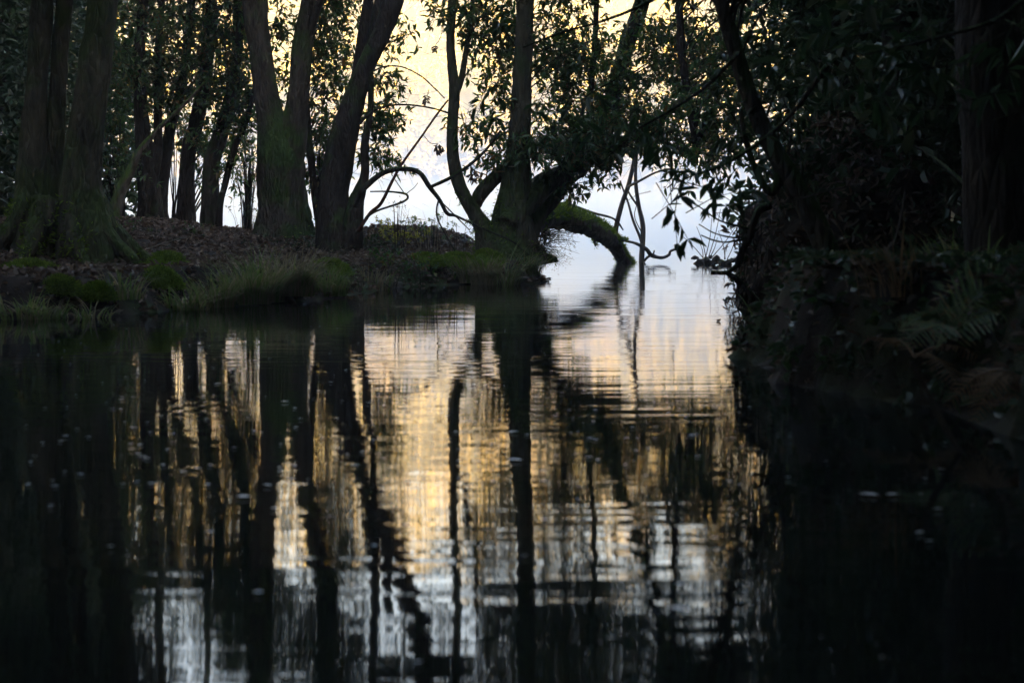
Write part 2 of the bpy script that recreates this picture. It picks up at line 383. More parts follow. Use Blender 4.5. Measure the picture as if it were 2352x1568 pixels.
T1=tree('mossy_tree','thick three-stemmed tree furred with moss at the left edge of the bank','tree',
  [[(80,g,150,D),(78,500,110,D),(74,440,80,D),(74,350,64,D),(80,246,52,D),(88,123,48,D),(97,0,50,D),(104,-200,46,D),(106,-420,40,D)],
   [(150,g,120,D+.1),(132,480,70,D+.1),(126,400,50,D+.1),(128,300,44,D+.1),(134,200,40,D+.1),(140,100,37,D+.1),(149,0,34,D+.1),(156,-200,32,D+.1),(170,-400,28,D+.1)],
   [(205,g,150,D-.1),(192,500,112,D-.1),(186,430,92,D-.1),(193,350,78,D-.1),(206,250,78,D-.1),(222,120,70,D-.1),(238,0,66,D-.1),(250,-200,60,D-.1),(262,-420,54,D-.1)]],
  [(60,-260,300,170,D,1.5,1.0),(230,-330,200,120,D,1.2,1.0)],bm='bark_mossy',lm='leaf_dark',extra=t1x,seg=28,rough=.13,flute=.06)
# T2 cluster of thinner trunks
def tk(name,label,rows,w=None,blobs=(),bm='bark_dark',lm='leaf',D=22,**kw):
    return tree(name,label,'tree',[[(x,y,ww*.74,D) for x,y,ww in r] for r in rows],list(blobs),bm=bm,lm=lm,**kw)
G='trunks of the small grove on the left bank'
g=near_ground(345,22)
tk('grove_tree','forked dark trunk of the grove, nearest the big mossy tree',[[(348,g,95),(345,470,76),(338,400,60),(328,300,50),(322,200,36),(322,110,32),(328,0,32),(335,-200,28),(330,-420,22)],[(346,430,40),(362,350,28),(362,200,25),(364,120,24),(372,0,20),(385,-150,16)]],
   blobs=[(330,70,120,110,21.7,.7,1.5),(300,-100,150,120,22,1,1.3),(290,-300,120,100,22,1,.35),(275,170,70,90,22.4,.5,1.3),(350,190,60,60,21.8,.5,.9)],group=G)
tk('grove_tree','slim leaning grove trunk, second to the right of the forked one',[[(366,near_ground(366,22.6),56),(370,450,42),(381,369,36),(393,287,34),(414,213,32),(428,120,28),(440,0,26),(450,-200,22),(440,-400,18)]],D=22.6,
   blobs=[(420,100,110,110,22.0,.7,1.5),(430,-60,130,110,22.3,.9,1.3),(430,-250,120,60,22.5,.9,.5),(400,220,60,50,22,.5,.9)],group=G)
tk('grove_tree','stout dark grove trunk leaning right with leaves against it, mid grove',[[(428,near_ground(428,22.2),72),(427,460,54),(434,348,46),(450,287,44),(471,184,42),(480,80,36),(490,-60,32),(500,-300,26)]],D=22.2,
   blobs=[(500,130,90,120,21.7,.6,1.4),(510,-80,130,120,22.1,.9,1.3),(530,-290,100,60,22.1,.9,.4),(470,300,30,60,21.8,.3,.7)],group=G)
tk('grove_tree','ivy-hung brownish grove trunk with yellow-green leaves on it',[[(484,near_ground(484,21.6),76),(483,460,54),(487,369,50),(508,307,46),(532,213,40),(545,100,34),(552,-40,30),(560,-300,24)]],D=21.6,
   blobs=[(520,240,50,60,21.4,.4,.9),(540,60,60,100,21.5,.7,1.1),(545,-160,120,150,21.5,.9,1.3),(560,180,60,60,21.3,.5,1.1)],bm='bark',group=G)
tk('grove_tree','thin crooked ivy-clad stem beside the twin-stemmed tree',[[(502,near_ground(502,21),26),(506,470,20),(516,426,19),(536,348,20),(556,300,17),(569,266,15),(590,180,12),(600,60,9)]],D=21,
   blobs=[(550,300,34,50,21,.3,1.2),(530,390,26,50,21,.2,.7)],group=G,nb=6)
def _stump():
    g=near_ground(262,21)
    tk('leaning_stump','short greenish stump leaning right behind the big mossy tree',[[(258,g,44),(270,460,38),(285,420,34),(302,388,28),(322,345,20),(360,300,14),(400,262,12),(440,222,11),(470,190,8)]],D=21,bm='bark_log',blobs=[(300,380,40,55,21.3,.3,.6)],nb=5)
_stump()
# low laurel between
def shrub(label,blobs,base,lm='leaf',tw=dict(),name='laurel_shrub',cat='shrub',group=None,nb=30,r=.010):
    x,D=base; p=at(x,540,D); z=gz(p[0],D)
    root=empty(name,(p[0],D,z),label,cat,group)
    pts=np.concatenate([blob_pts(*b) for b in blobs])
    if len(pts)==0: return root
    l=MB(); stems=[]
    for q in pts[R.choice(len(pts),min(nb,len(pts)),replace=False)]:
        mid=np.array([p[0]*.5+q[0]*.5,D*.4+q[1]*.6,z*.55+q[2]*.45+abs(q[2]-z)*.12])
        l=MB(); tube(l,[(p[0]+R.normal()*.05,D+R.normal()*.05,z-.08),mid,q],[r*1.4,r,r*.4],seg=5,n=9,rough=0,cap=False)
        l.build('stem',M['bark_dark'],root)
    l=MB(); twigs(l,pts,**tw); l.build('foliage',[M[lm],M['bark_dark']],root,smooth=False)
    return root
shrub('thin low evergreen shrub filling the gap right of the big mossy tree',[(265,300,45,90,23,.5,.8),(270,400,40,55,23,.4,.7)],(275,23.2))
shrub('scrubby evergreen seen between the grove trunks against the lake',[(405,290,60,70,24.5,.4,.9),(470,340,60,70,24.5,.4,.8),(530,330,40,80,24.5,.4,.8),(300,250,60,50,24.5,.4,.6)],(400,24.5))
shrub('leafy shrub low between the twin-stemmed tree and the leaning tree',[(735,430,30,50,20.8,.4,1.0),(725,350,26,50,20.8,.4,.8)],(735,20.8))
shrub('sparse bare-stemmed shrub between grove and twin-stemmed tree, by the lake edge',[(560,400,30,50,23.5,.3,.5),(575,350,25,60,23.5,.3,.7)],(570,23.5),tw=dict(n_leaf=7,L=.08,W=.03))
# T3 twin-stemmed
D=19.6; g=near_ground(655,D)
def t3x(root,paths): fur(root,paths,D,1.0,5000)
tree('twin_tree','broad tree splitting low into two upright stems, middle of left bank','tree',
  [[(655,g+15,200,D),(652,545,146,D),(649,490,116,D),(646,430,108,D),(643,370,108,D),(632,320,86,D),(621,270,62,D),(609,200,54,D),(596,110,52,D),(588,50,54,D),(584,-20,58,D),(575,-200,50,D),(560,-420,42,D)],
   [(652,430,70,D),(662,360,74,D),(675,290,60,D),(688,200,47,D),(694,110,46,D),(706,45,44,D),(722,-20,52,D),(735,-120,46,D),(730,-300,40,D),(745,-460,34,D)]],
  [(600,-120,110,60,D+.3,1,.9),(660,-250,190,100,D,1.2,1.0),(660,-440,170,80,D,1.2,1.1),(560,-60,60,50,D+.8,.5,.8),(640,50,30,70,D+1.5,.4,1.3),(560,250,30,90,D+1.5,.4,1.0),(645,180,22,60,D+1.5,.3,1.1),(640,260,14,30,D+1.5,.2,.8)],bm='bark',extra=t3x,seg=26,rough=.09,flute=.05,k=6)
tk('slim_tree','slim dark stem squeezed behind the twin-stemmed tree, right side',[[(745,near_ground(735,20.6),30),(728,480,24),(718,400,22),(708,300,22),(702,200,20),(706,60,18),(712,-80,16),(720,-300,12)]],D=20.6,
   blobs=[(745,110,75,110,21,.8,1.6),(740,270,60,100,21,.7,1.5),(745,400,45,80,21,.5,1.2),(760,-40,100,70,21,.8,1.4)])
# T4 leaning dark
D=18.8; g=near_ground(785,D)
tree('leaning_tree','very dark tree leaning right with three close stems, right of the twin tree','tree',
  [[(780,g,118,D),(770,510,84,D),(766,450,72,D),(776,385,70,D),(792,305,62,D),(816,222,50,D),(846,140,42,D),(878,75,42,D),(904,-5,48,D),(930,-120,54,D),(975,-260,44,D),(1010,-420,34,D)],
   [(786,330,40,D+.1),(806,250,28,D+.1),(822,170,29,D+.1),(834,90,27,D+.1),(846,0,25,D+.1),(850,-120,22,D+.1),(838,-300,18,D+.1)],
   [(804,290,34,D+.05),(834,200,24,D+.05),(852,120,26,D+.05),(866,40,24,D+.05),(876,-40,22,D+.05),(884,-180,18,D+.05)],
   [(805,g,56,D-.2),(815,480,40,D-.2),(826,440,30,D-.2),(838,400,20,D-.2),(838,330,18,D-.2),(850,260,14,D-.2),(852,190,14,D-.2),(850,170,8,D-.2)]],
  [(885,90,26,60,D+.6,.5,.7),(890,200,38,55,D+.6,.5,1.1),(885,275,42,42,D+.5,.5,1.3),(860,360,34,40,D+.5,.4,.9),(895,370,44,14,D+.5,.3,.8),(860,300,40,80,D+.9,.4,.8),
   (800,-90,120,60,D+.5,1,.8),(880,-340,200,120,D,1.2,1.3),(760,-210,110,70,D+.4,.9,.9),(940,-460,170,100,D,1,1.7),(930,80,26,60,D+.4,.3,.5),(780,60,70,80,D+1.2,.6,.9)],bm='bark_dark',seg=24,rough=.08,flute=.05,k=6,nb=45)
# T5 / T6 centre
D=18.3; g=near_ground(1170,D)
def t6x(root,paths):
    fur(root,paths,D,1.3,5000)
tree('laurel_tree','mossy many-limbed tree on the point of the left bank, in the centre','tree',
  [[(1178,g,190,D),(1174,585,150,D),(1176,540,110,D),(1180,480,84,D),(1186,400,64,D),(1192,310,50,D),(1199,200,44,D),(1203,100,41,D),(1206,0,40,D),(1204,-150,44,D),(1210,-320,40,D),(1206,-480,34,D)],
   [(1130,g-15,80,D),(1112,530,46,D),(1090,492,36,D),(1066,450,31,D),(1048,400,29,D),(1039,340,27,D),(1040,280,25,D),(1044,210,24,D),(1038,150,21,D),(1035,90,20,D),(1039,0,20,D),(1046,-120,19,D),(1040,-260,17,D),(1044,-400,14,D)],
   [(1048,215,16,D),(1060,180,14,D),(1070,120,13,D),(1080,60,12,D),(1088,-40,10,D),(1092,-200,8,D)],
   [(1082,485,26,D+.1),(1108,440,32,D+.1),(1140,405,32,D+.1),(1172,372,26,D),(1190,340,22,D)],
   [(1165,520,60,D-.2),(1205,470,56,D),(1250,425,52,D+.3),(1310,390,42,D+.5),(1380,352,32,D+.6),(1450,318,24,D+.6),(1520,270,18,D+.5),(1600,200,12,D+.4)],
   [(1205,560,50,D+.1),(1230,500,44,D+.3),(1268,455,42,D+.6),(1300,415,36,D+.9),(1345,380,26,D+1.1),(1390,330,18,D+1.2)]],
  [(1070,40,50,40,D,.5,.9),(1075,250,55,60,D,.5,1.1),(1120,340,50,60,D,.5,1.0),(1140,120,70,100,D+.4,.7,1.4),(1140,240,60,80,D+.4,.7,1.2),(1250,330,110,60,D,.7,1.5),(1330,300,120,70,D,.8,1.7),(1280,180,80,100,D+.6,.8,.9),
   (1250,50,130,90,D+.5,.9,1.8),(1120,20,70,60,D+.4,.6,1.8),(1330,420,45,26,D+.3,.3,1.2),(1400,340,110,60,D+.2,.6,2.0),(1470,290,120,80,D+.4,.6,1.5),(1300,110,110,90,D+.4,.7,1.2),(1140,-110,100,80,D,.9,1.2),(1260,-230,190,120,D,1,1.3),(1060,-370,200,120,D,1,1.2),(1300,-90,120,60,D,.8,.9),(1230,-430,240,110,D,1,1.8),(960,-290,110,110,D+.5,.9,1.2),(950,-150,80,60,D+.5,.6,1.0),(1340,-120,130,60,D+.5,.7,1.2),(1000,-120,60,40,D+.5,.6,.5),(960,-440,160,80,D,1,1.1),(1020,15,34,36,D,.3,1.1),(975,-30,40,24,D+.3,.3,.9),(1010,185,26,18,D,.3,.7)],
  bm='bark_mossy',parts=['stem','branch','limb','limb','limb'],extra=t6x,seg=26,rough=.12,flute=.06,nb=90,k=5)
# more stems, centre right
tree('slender_tree','slender straight stem with leaves, right of the central mossy tree','tree',[[(1352,330,16,20),(1355,240,14,20),(1365,120,13,20),(1370,0,12,20),(1372,-200,11,20),(1368,-420,9,20)]],
  [(1390,160,50,80,20.3,.6,1.1),(1400,250,70,60,20.2,.6,1.5),(1350,-40,80,40,20,.7,.8),(1390,-260,150,110,20,.9,1.3),(1400,-430,170,90,20,.9,1.6)],bm='bark_dark',seg=12)
tree('slanting_tree','grey-green trunk slanting up to the right among the leaves above the fallen trunk','tree',[[(1380,385,26,21),(1392,310,32,21),(1412,210,34,21),(1436,115,36,21),(1470,20,36,21),(1500,-80,34,21),(1540,-260,28,21),(1560,-420,22,21)]],
  [(1500,180,120,110,20.5,.9,1.3),(1560,300,120,60,20,.8,1.5),(1530,70,60,60,20.5,.8,1.1),(1600,120,90,120,20.5,.9,1.2),(1460,60,60,70,20.5,.6,1.0),(1480,-160,120,90,21,.9,.9),(1600,-300,170,130,21,1,.9),(1540,-450,190,90,21,1,1.5)],bm='bark',seg=14,nb=60)
tree('upright_tree','dark upright stem hidden in leaves, left of the right-bank wood','tree',[[(1600,330,20,17),(1582,230,18,17),(1566,120,18,17),(1560,0,17,17),(1556,-200,15,17),(1566,-420,12,17)]],
  [(1650,230,90,120,16.5,.9,1.3),(1690,80,90,110,16.5,.9,1.3),(1640,350,80,40,16,.6,1.2),(1620,-60,120,60,17,.9,1.2),(1680,-250,160,100,17,1,1.2),(1590,390,60,14,16,.4,.8)],bm='bark_dark',seg=12,nb=60)
# ---------------------------------------------------------------- right bank trees
def rt(label,rows,blobs,D,bm='bark_dark',**kw):
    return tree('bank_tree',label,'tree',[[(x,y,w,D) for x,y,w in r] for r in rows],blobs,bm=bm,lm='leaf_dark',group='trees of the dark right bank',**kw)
rt('dark trunk leaning left over the creek from the right bank mound',[[(1965,near_ground(1965,8.8),84),(1930,640,62),(1880,530,54),(1825,424,48),(1770,330,42),(1725,230,38),(1690,120,34),(1655,0,32),(1620,-160,28),(1590,-360,22)],[(1800,380,26),(1775,440,20),(1745,410,16),(1715,330,13),(1700,250,10)]],
  [(1760,180,110,120,9.3,.8,1.4),(1800,340,80,70,9.6,.6,1.2),(1700,-120,160,110,9,.9,1.3)],8.8,bm='bark',tw=dict(L=.085,W=.028,tl=.35))
rt('dim upright trunk behind the mound, second from the left on the right bank',[[(1965,near_ground(1965,11.5),70),(1955,440,50),(1945,300,46),(1932,140,44),(1928,0,42),(1920,-200,38),(1925,-420,32)]],
  [(1880,60,120,120,11.8,.9,1.5),(1890,250,110,110,12,.9,1.3),(1960,380,130,80,12.2,.8,1.3),(1900,-150,180,140,11.5,1,1.3)],11.5)
rt('thick dim trunk standing upright between the mound and the ferns',[[(2105,near_ground(2105,10),120),(2095,450,92),(2080,300,84),(2068,140,80),(2062,0,78),(2055,-200,70),(2050,-420,60)]],
  [(2050,100,150,120,10.6,.9,1.4),(2080,300,140,120,11,.9,1.4),(2120,450,140,80,11,.8,1.3),(2060,-160,200,150,10.5,1,1.3)],10)
rt('widest trunk of the right bank, black at the right edge behind the ferns',[[(2330,near_ground(2330,7),230),(2310,600,180),(2295,450,160),(2285,300,150),(2275,140,145),(2270,0,140),(2262,-200,130),(2255,-420,110)]],
  [(2230,60,160,120,8.5,.9,1.2),(2200,250,140,120,9,.9,1.2),(2300,420,120,100,8.2,.7,1.1),(2200,-180,220,150,8,1,1.2)],7,seg=26)
# hanging out-of-focus sprays close to the camera
def spray(label,path,D,blobs,L=.10,W=.032,n=7):
    a=at(path[0][0],path[0][1],D); root=empty('hanging_branch',a,label,'branch','leafy boughs hanging over the creek')
    l=MB(); stem(l,[(x,y,w,D) for x,y,w in path],seg=8,rough=.05,k=5); l.build('bough',M['bark_dark'],root)
    P=np.concatenate([blob_pts(x,y,rx,ry,D,.25,dn,110) for x,y,rx,ry,dn in blobs])
    l=MB(); twigs(l,P,n_leaf=n,tl=.26,L=L,W=W,droop=.5); l.build('leaves',[M['leaf_dark'],M['bark_dark']],root,smooth=False); return root
spray('blurred leafy bough across the top, in front of the central tree',[(1720,-160,14),(1600,-60,11),(1480,10,8),(1380,50,6),(1290,75,5),(1200,110,4)],8.5,[(1250,120,60,50,1.1),(1330,60,50,40,.8),(1180,60,60,50,1.0),(1240,230,50,50,.8),(1150,190,30,50,.6),(1480,30,90,45,.8)])
spray('blurred bough with drooping leaves left of the mound',[(1900,150,14),(1820,260,10),(1740,330,8),(1660,380,6),(1600,400,5),(1555,420,3)],7.5,[(1560,425,24,16,1.0),(1545,480,22,20,.8),(1690,460,16,26,1.2),(1640,455,14,14,.9),(1700,330,60,50,1.0),(1500,330,60,40,.6)],n=6)
spray('blurred spray of bluish leaves over the mossy limb',[(1700,120,10),(1620,200,8),(1530,260,6),(1440,310,4),(1390,350,3)],7.8,[(1400,330,50,34,.8),(1460,290,50,34,.8),(1350,230,40,40,.6),(1290,280,30,30,.5)],n=6)
spray('dim bough of large leaves at the top right corner',[(2420,-60,16),(2300,40,12),(2180,80,9),(2060,110,6),(1960,130,4)],5.5,[(2280,90,100,60,1.0),(2120,120,90,60,1.0),(2000,60,90,60,.9),(1980,190,60,50,.6),(2200,220,80,50,.6),(1860,100,60,60,.7)],n=7)
# ---------------------------------------------------------------- fallen trunk, drift and water trees
l=MB(); b=at(1435,600,31); root=empty('fallen_tree',(b[0],b[1],0),'moss-topped trunk arching down from the bank point into the misty water','fallen tree')
stem(l,[(1180,560,50,18.6),(1205,524,46,19.3),(1240,505,47,20.6),(1285,500,46,22.5),(1322,510,43,24.3),(1362,525,39,26.5),(1390,541,36,28.6),(1410,560,31,29.8),(1421,582,27,30.6),(1434,604,30,31),(1440,618,42,31.1)],seg=40,rough=.40,k=12,lump=2.8)
for rows in ([(1300,490,12,23),(1306,474,9,23),(1312,462,5,23)],[(1372,540,10,27),(1366,556,6,27.2),(1368,566,4,27.2)],[(1414,556,9,29.6),(1430,552,6,29.6),(1440,554,3,29.7)],[(1240,520,14,20.4),(1252,545,9,20.4),(1250,562,4,20.4)]): stem(l,rows,seg=8,rough=.25,k=4,lump=9)
o=l.build('trunk',M['bark_log'],root)
V=np.array([v.co[:] for v in o.data.vertices]); NN=np.array([v.normal[:] for v in o.data.vertices])
top=np.where(NN[:,2]>.25)[0]; kk=R.choice(top,7000); l=MB(); leaves(l,V[kk]+R.normal(size=(7000,3))*.02,NN[kk]+rnd_unit(7000)*.8,rnd_unit(7000),.07,.018); tag(l.build('moss',M['moss'],root,smooth=False),kind='stuff')
for rows in ([(1414,548,15,30.2),(1415,523,12,30),(1429,467,11,30),(1443,428,11,30),(1454,380,9,30),(1462,330,8,30),(1475,270,6,30)],
             [(1268,474,8,23),(1300,468,7,24),(1362,489,6,27),(1404,500,5,29),(1420,512,5,29.5),(1431,528,3,29.8)],
             [(1440,430,7,30),(1470,415,6,29),(1510,395,5,28),(1550,390,5,27),(1545,420,4,27),(1532,432,3,27)]):
    l=MB(); stem(l,rows,seg=8,rough=.06,k=5); l.build('branch',M['deadwood'],root)
l=MB(); b=at(1474,597,32); root=empty('drowned_sapling',(b[0],b[1],-.2),'bare forked sapling standing in the water beside the fallen trunk','sapling')
stem(l,[(1474,606,15,32),(1474,590,13,32),(1477,523,12,32),(1468,478,10,32),(1461,430,9,32),(1460,390,8,32),(1464,340,7,32),(1470,290,5,32)],seg=10,rough=.08,k=5); l.build('trunk',M['deadwood'],root)
for rows in ([(1475,560,8,32),(1468,540,7,32),(1454,506,6,32),(1443,467,5,32),(1433,440,4,32),(1424,415,4,32)],[(1466,475,5,32),(1452,455,5,32),(1440,435,4,32)],[(1477,540,3,32),(1458,500,2,32),(1462,470,2,32)]):
    l=MB(); stem(l,rows,seg=7,rough=.05,k=5); l.build('branch',M['deadwood'],root)
l=MB(); b=at(1500,590,31.5); root=empty('drift_branch',(b[0],b[1],0),'crooked driftwood branch lifting its end above the water','driftwood')
stem(l,[(1438,554,5,31),(1460,559,7,31.3),(1485,573,9,31.4),(1496,586,10,31.5),(1519,592,8,31.6),(1536,586,7,31.6),(1540,577,6,31.6),(1553,572,6,31.6)],seg=10,rough=.15,k=6); l.build('bough',M['deadwood'],root)
for rows in ([(1496,586,6,31.5),(1486,592,6,31.5),(1478,602,5,31.5)],[(1500,586,4,31.5),(1503,575,3,31.5)]):
    l=MB(); stem(l,rows,seg=7,rough=.05); l.build('branch',M['deadwood'],root)
def islet(label,x,w,h,D,tws):
    b=at(x,597,D); b[2]=0; root=empty('debris_islet',b,label,'islet','debris heaps standing in the misty water')
    l=MB()
    for k in range(9):
        q=b+np.array([R.uniform(-.5,.5)*w*pm(D),R.uniform(-.15,.15),R.uniform(0,.6)*h*pm(D)])
        e=q+np.array([R.uniform(-.25,.25),R.uniform(-.1,.1),R.uniform(-.02,.03)]); tube(l,[q,(q+e)/2+[0,0,.02],e],[.03,.045,.015],seg=7,n=7,rough=.3,lump=9)
    tube(l,[b+[-w*.5*pm(D),0,-.02],b+[-w*.1*pm(D),0,.04],b+[w*.5*pm(D),0,-.02]],[.02,h*.4*pm(D),.02],seg=12,n=20,rough=.4,lump=7)
    l.build('heap',M['deadwood'],root)
    l=MB()
    for (x1,y1,x2,y2) in tws: stem(l,[(x1,y1,2.4,D),((x1+x2)/2+3,(y1+y2)/2,1.8,D),(x2,y2,1.2,D)],seg=5,rough=0)
    l.build('twigs',M['deadwood'],root)
islet('low dark heap of sticks with tall thin twigs, left of the right bank mound',1622,60,22,30,[(1620,595,1635,500),(1622,595,1600,520),(1626,595,1655,480),(1618,596,1565,540),(1628,596,1648,545),(1615,595,1606,555),(1632,595,1690,520)])
islet('small pointed heap of sticks nearest the right bank',1668,30,16,29,[(1664,596,1660,560),(1666,596,1650,530),(1670,596,1690,540)])
# dead bowed branches on the left bank
def bough(name,label,cat,paths,D,m='bark_dark',names=None,group=None):
    a=at(paths[0][0][0],paths[0][0][1],D); root=empty(name,a,label,cat,group)
    for i,p in enumerate(paths):
        l=MB(); stem(l,[(q[0],q[1],q[2],q[3] if len(q)>3 else D) for q in p],seg=9,rough=.08,k=7); l.build('bough' if i==0 else 'branch',M[m],root)
bough('bowed_branch','long bare branch bowed in an arch from the leaning tree down to the bank','branch',
 [[(812,475,18),(826,445,16),(847,422,14),(881,397,12),(923,388,11),(962,396,11),(987,430,11),(1010,460,9),(1027,490,9),(1049,497,6),(1105,523,5),(1172,552,4),(1215,585,3)],
  [(988,430,8),(1035,408,8),(1077,380,7),(1100,360,7),(1119,341,6),(1150,300,5)],
  [(1008,458,5),(1003,480,4),(1006,505,4),(1029,548,4),(1049,582,4),(1077,618,3)],
  [(1080,385,4),(1095,395,3),(1118,402,3)],[(1008,458,3),(1050,500,3),(1080,530,2)]],17.8)
bough('leaning_pole','straight reddish pole leaning right behind the bowed branch','branch',[[(822,532,9),(850,490,8),(875,467,8),(901,416,7),(923,377,6),(971,310,5),(1000,268,5),(1029,230,4)]],18.1,m='redwood')
bough('elbow_branch','thin dead branch bent like an elbow low beside the leaning pole','branch',[[(840,500,5),(867,484,5),(917,467,5),(934,458,5),(936,450,5),(926,444,5),(890,440,4),(850,440,3)],[(930,446,2),(912,420,2),(905,408,1.5)],[(932,446,2),(950,432,1.5),(960,420,1.2)]],18.0)
bough('arching_vine','thin vine arching from the leaning tree to the slender central stem, lower of two','vine',[[(826,285,5),(853,258,5),(880,246,5),(909,241,4.5),(950,242,4),(993,249,4),(1030,260,4),(1060,274,3)]],18.4)
bough('arching_vine','hair-thin vine arching above the lower one and dropping to the pole tip','vine',[[(846,170,4),(881,154,4),(923,154,3),(965,174,3),(995,200,3),(1021,226,2.5)]],18.4)
# thin grass stalks and pine-like hanging cones
def hang(label,x,y,w,h,D,top):
    a=at(*top,D); root=empty('dead_cluster',a,label,'dead leaves','clusters of dead leaves caught on twigs')
    l=MB(); stem(l,[(top[0],top[1],1.6,D),((top[0]+x)/2,(top[1]+y)/2+4,1.4,D),(x,y-h*.4,1.4,D)],seg=5,rough=0); l.build('thread',M['bark_dark'],root)
    c=at(x,y,D); n=26; p=c+rnd_unit(n)*np.array([w,w,h])*.35*pm(D); l=MB(); leaves(l,p,rnd_unit(n)*[1,1,.6]+[0,0,-.7],rnd_unit(n),h*.5*pm(D),w*.35*pm(D)); l.build('leaves',M['leaf_brown'],root,smooth=False)
hang('round dead leaf cluster hanging by a thread left of the slender stem',1006,340,20,26,17.9,(972,310))
hang('dangling dead leaf cluster under the small twig right of the slender stem',1086,402,14,34,17.9,(1082,384))
hang('tiny dead leaf cluster high in the bright gap',1000,112,9,20,18,(1020,60))
hang('dead leaf cluster hanging just above the vines crossing',978,228,12,22,18,(985,205))
# ---------------------------------------------------------------- undergrowth
def blades(mb,c,n,h,spread,w,lean=(0,0),m=0,droop=.9):
    """arching grass blades as 5-segment ribbons"""
    c=np.asarray(c,float); a=R.uniform(0,2*math.pi,n); rd=R.random(n)**.6*spread
    b=c+np.stack([np.cos(a)*rd*.5,np.sin(a)*rd*.4,np.zeros(n)],1)
    dirh=norm(np.stack([np.cos(a)+lean[0],np.sin(a)*.8+lean[1],np.zeros(n)],1)+R.normal(size=(n,3))*[.6,.5,0])
    H=h*R.uniform(.5,1.15,n)[:,None]; out=H*R.uniform(.3,.95,n)[:,None]; s=np.cross(dirh,[0,0,1.])+rnd_unit(n)*.3
    dr=droop*R.uniform(.3,1.2,n)[:,None]
    V=[];K=6
    for k in range(K):
        t=k/(K-1); p=b+dirh*out*(t**1.5)+np.array([0,0,1.])*H*(t*1.25-dr*t*t*.85)
        ww=w*(1-t**2*.92)*.5
        V+= [p-s*ww,p+s*ww]
    V=np.stack(V,1).reshape(-1,3); k0=np.arange(n)[:,None]*2*K
    Q=np.vstack([k0+np.array([[2*i,2*i+1,2*i+3,2*i+2]]) for i in range(K-1)])
    mb.add(V,Q,m=m)
def tussock(label,x,D,n,h,sp,lean=(0,-.5),ms=('grass','straw'),z=None,w=.011):
    p=at(x,540,D); zz=gz(p[0],D) if z is None else z
    l=MB(); n=int(n*.6); blades(l,(0,0,-.02),n,h,sp*1.3,w,lean,0); blades(l,(sp*.2,0,-.02),n//2,h*.95,sp,w,lean,1)
    o=l.build('grass_tussock',[M[ms[0]],M[ms[1]]],smooth=False); o.location=(p[0],D,zz)
    tag(o,label,'grass','grass tussocks along the creek edge')
tussock('long green tussock spilling over the bank foot, left of the pale one',560,12.25,420,.42,.35,(-.1,-.7))
tussock('tallest upright grey-green tussock below the twin-stemmed tree',605,12.6,380,.50,.25,(.1,-.3))
tussock('pale straw-tipped tussock arching right below the twin-stemmed tree',665,12.9,460,.48,.32,(.35,-.5),ms=('straw','grass'))
tussock('dark sparse tussock hanging to the water, third from the moss cushion',480,11.9,260,.34,.30,(0,-.9))
tussock('low thin tussock beside the bright moss cushion',425,11.4,160,.26,.25,(.1,-.8))
tussock('scant wiry tussock at the left bank lip under the mossy tree',270,10.9,90,.30,.3,(.2,-.7))
tussock('short tussock between the two left moss cushions',190,10.3,70,.22,.3,(0,-.6))
tussock('straw tussock drooping at the foot of the central mossy tree',1112,17.3,330,.42,.25,(.5,-.5),ms=('straw','straw'))
tussock('green and straw tussock fanning left of the central tree roots',1060,17.4,200,.34,.3,(-.4,-.4),ms=('straw','grass'))
tussock('fine dark tussock on the very tip of the left bank',1215,17.9,260,.34,.25,(.6,-.4))
tussock('grass spray leaning right against the central trunk',1165,17.0,120,.62,.2,(.8,-.1))
tussock('small green tuft at the waterline in the left corner of the bank',40,10.15,110,.26,.3,(0,-.7))
tussock('thin drooping tuft between the far left corner and the first moss cushion',90,10.2,80,.2,.25,(.2,-.8),ms=('grass','grass'))
tussock('green drooping grass right of the pale straw tussock, over the water',745,13.6,200,.36,.3,(.2,-.9),ms=('grass','grass'))
tussock('bent dead grass on the bank lip halfway to the point',850,15.6,150,.3,.35,(.3,-.8),ms=('straw','grass'))
def stick(label,a,b,D1,D2,w=.012):
    p=at(*a,D1); q=at(*b,D2); p[2]=gz(p[0],p[1])+.02; q[2]=gz(q[0],q[1])+.05; m_=(p+q)/2; m_[2]=max(gz(m_[0],m_[1])+.03,m_[2])
    root=empty('fallen_stick',p,label,'stick','fallen sticks on the left bank'); l=MB(); tube(l,[p,m_+R.normal(size=3)*.02,q],[w,w*.8,w*.3],seg=8,n=14,rough=.2,lump=9); l.build('bough',M['deadwood'],root)
    l=MB(); e=m_+np.array([R.normal()*.2,-.1,.08]); tube(l,[m_,(m_+e)/2+[0,0,.02],e],[w*.5,w*.35,w*.15],seg=6,n=7); l.build('branch',M['deadwood'],root)
stick('long thin stick lying in the litter before the grove',(310,560),(470,520),15,18.5)
stick('stick sloping down the bank face between the moss and the tussocks',(300,610),(250,690),12.2,10.7,.010)
stick('pale stick lying at the foot of the twin-stemmed tree',(520,560),(610,575),17,16,.012)
stick('dark stick poking from the low bank toward the water, before the point',(820,600),(900,655),16.2,15.4,.014)
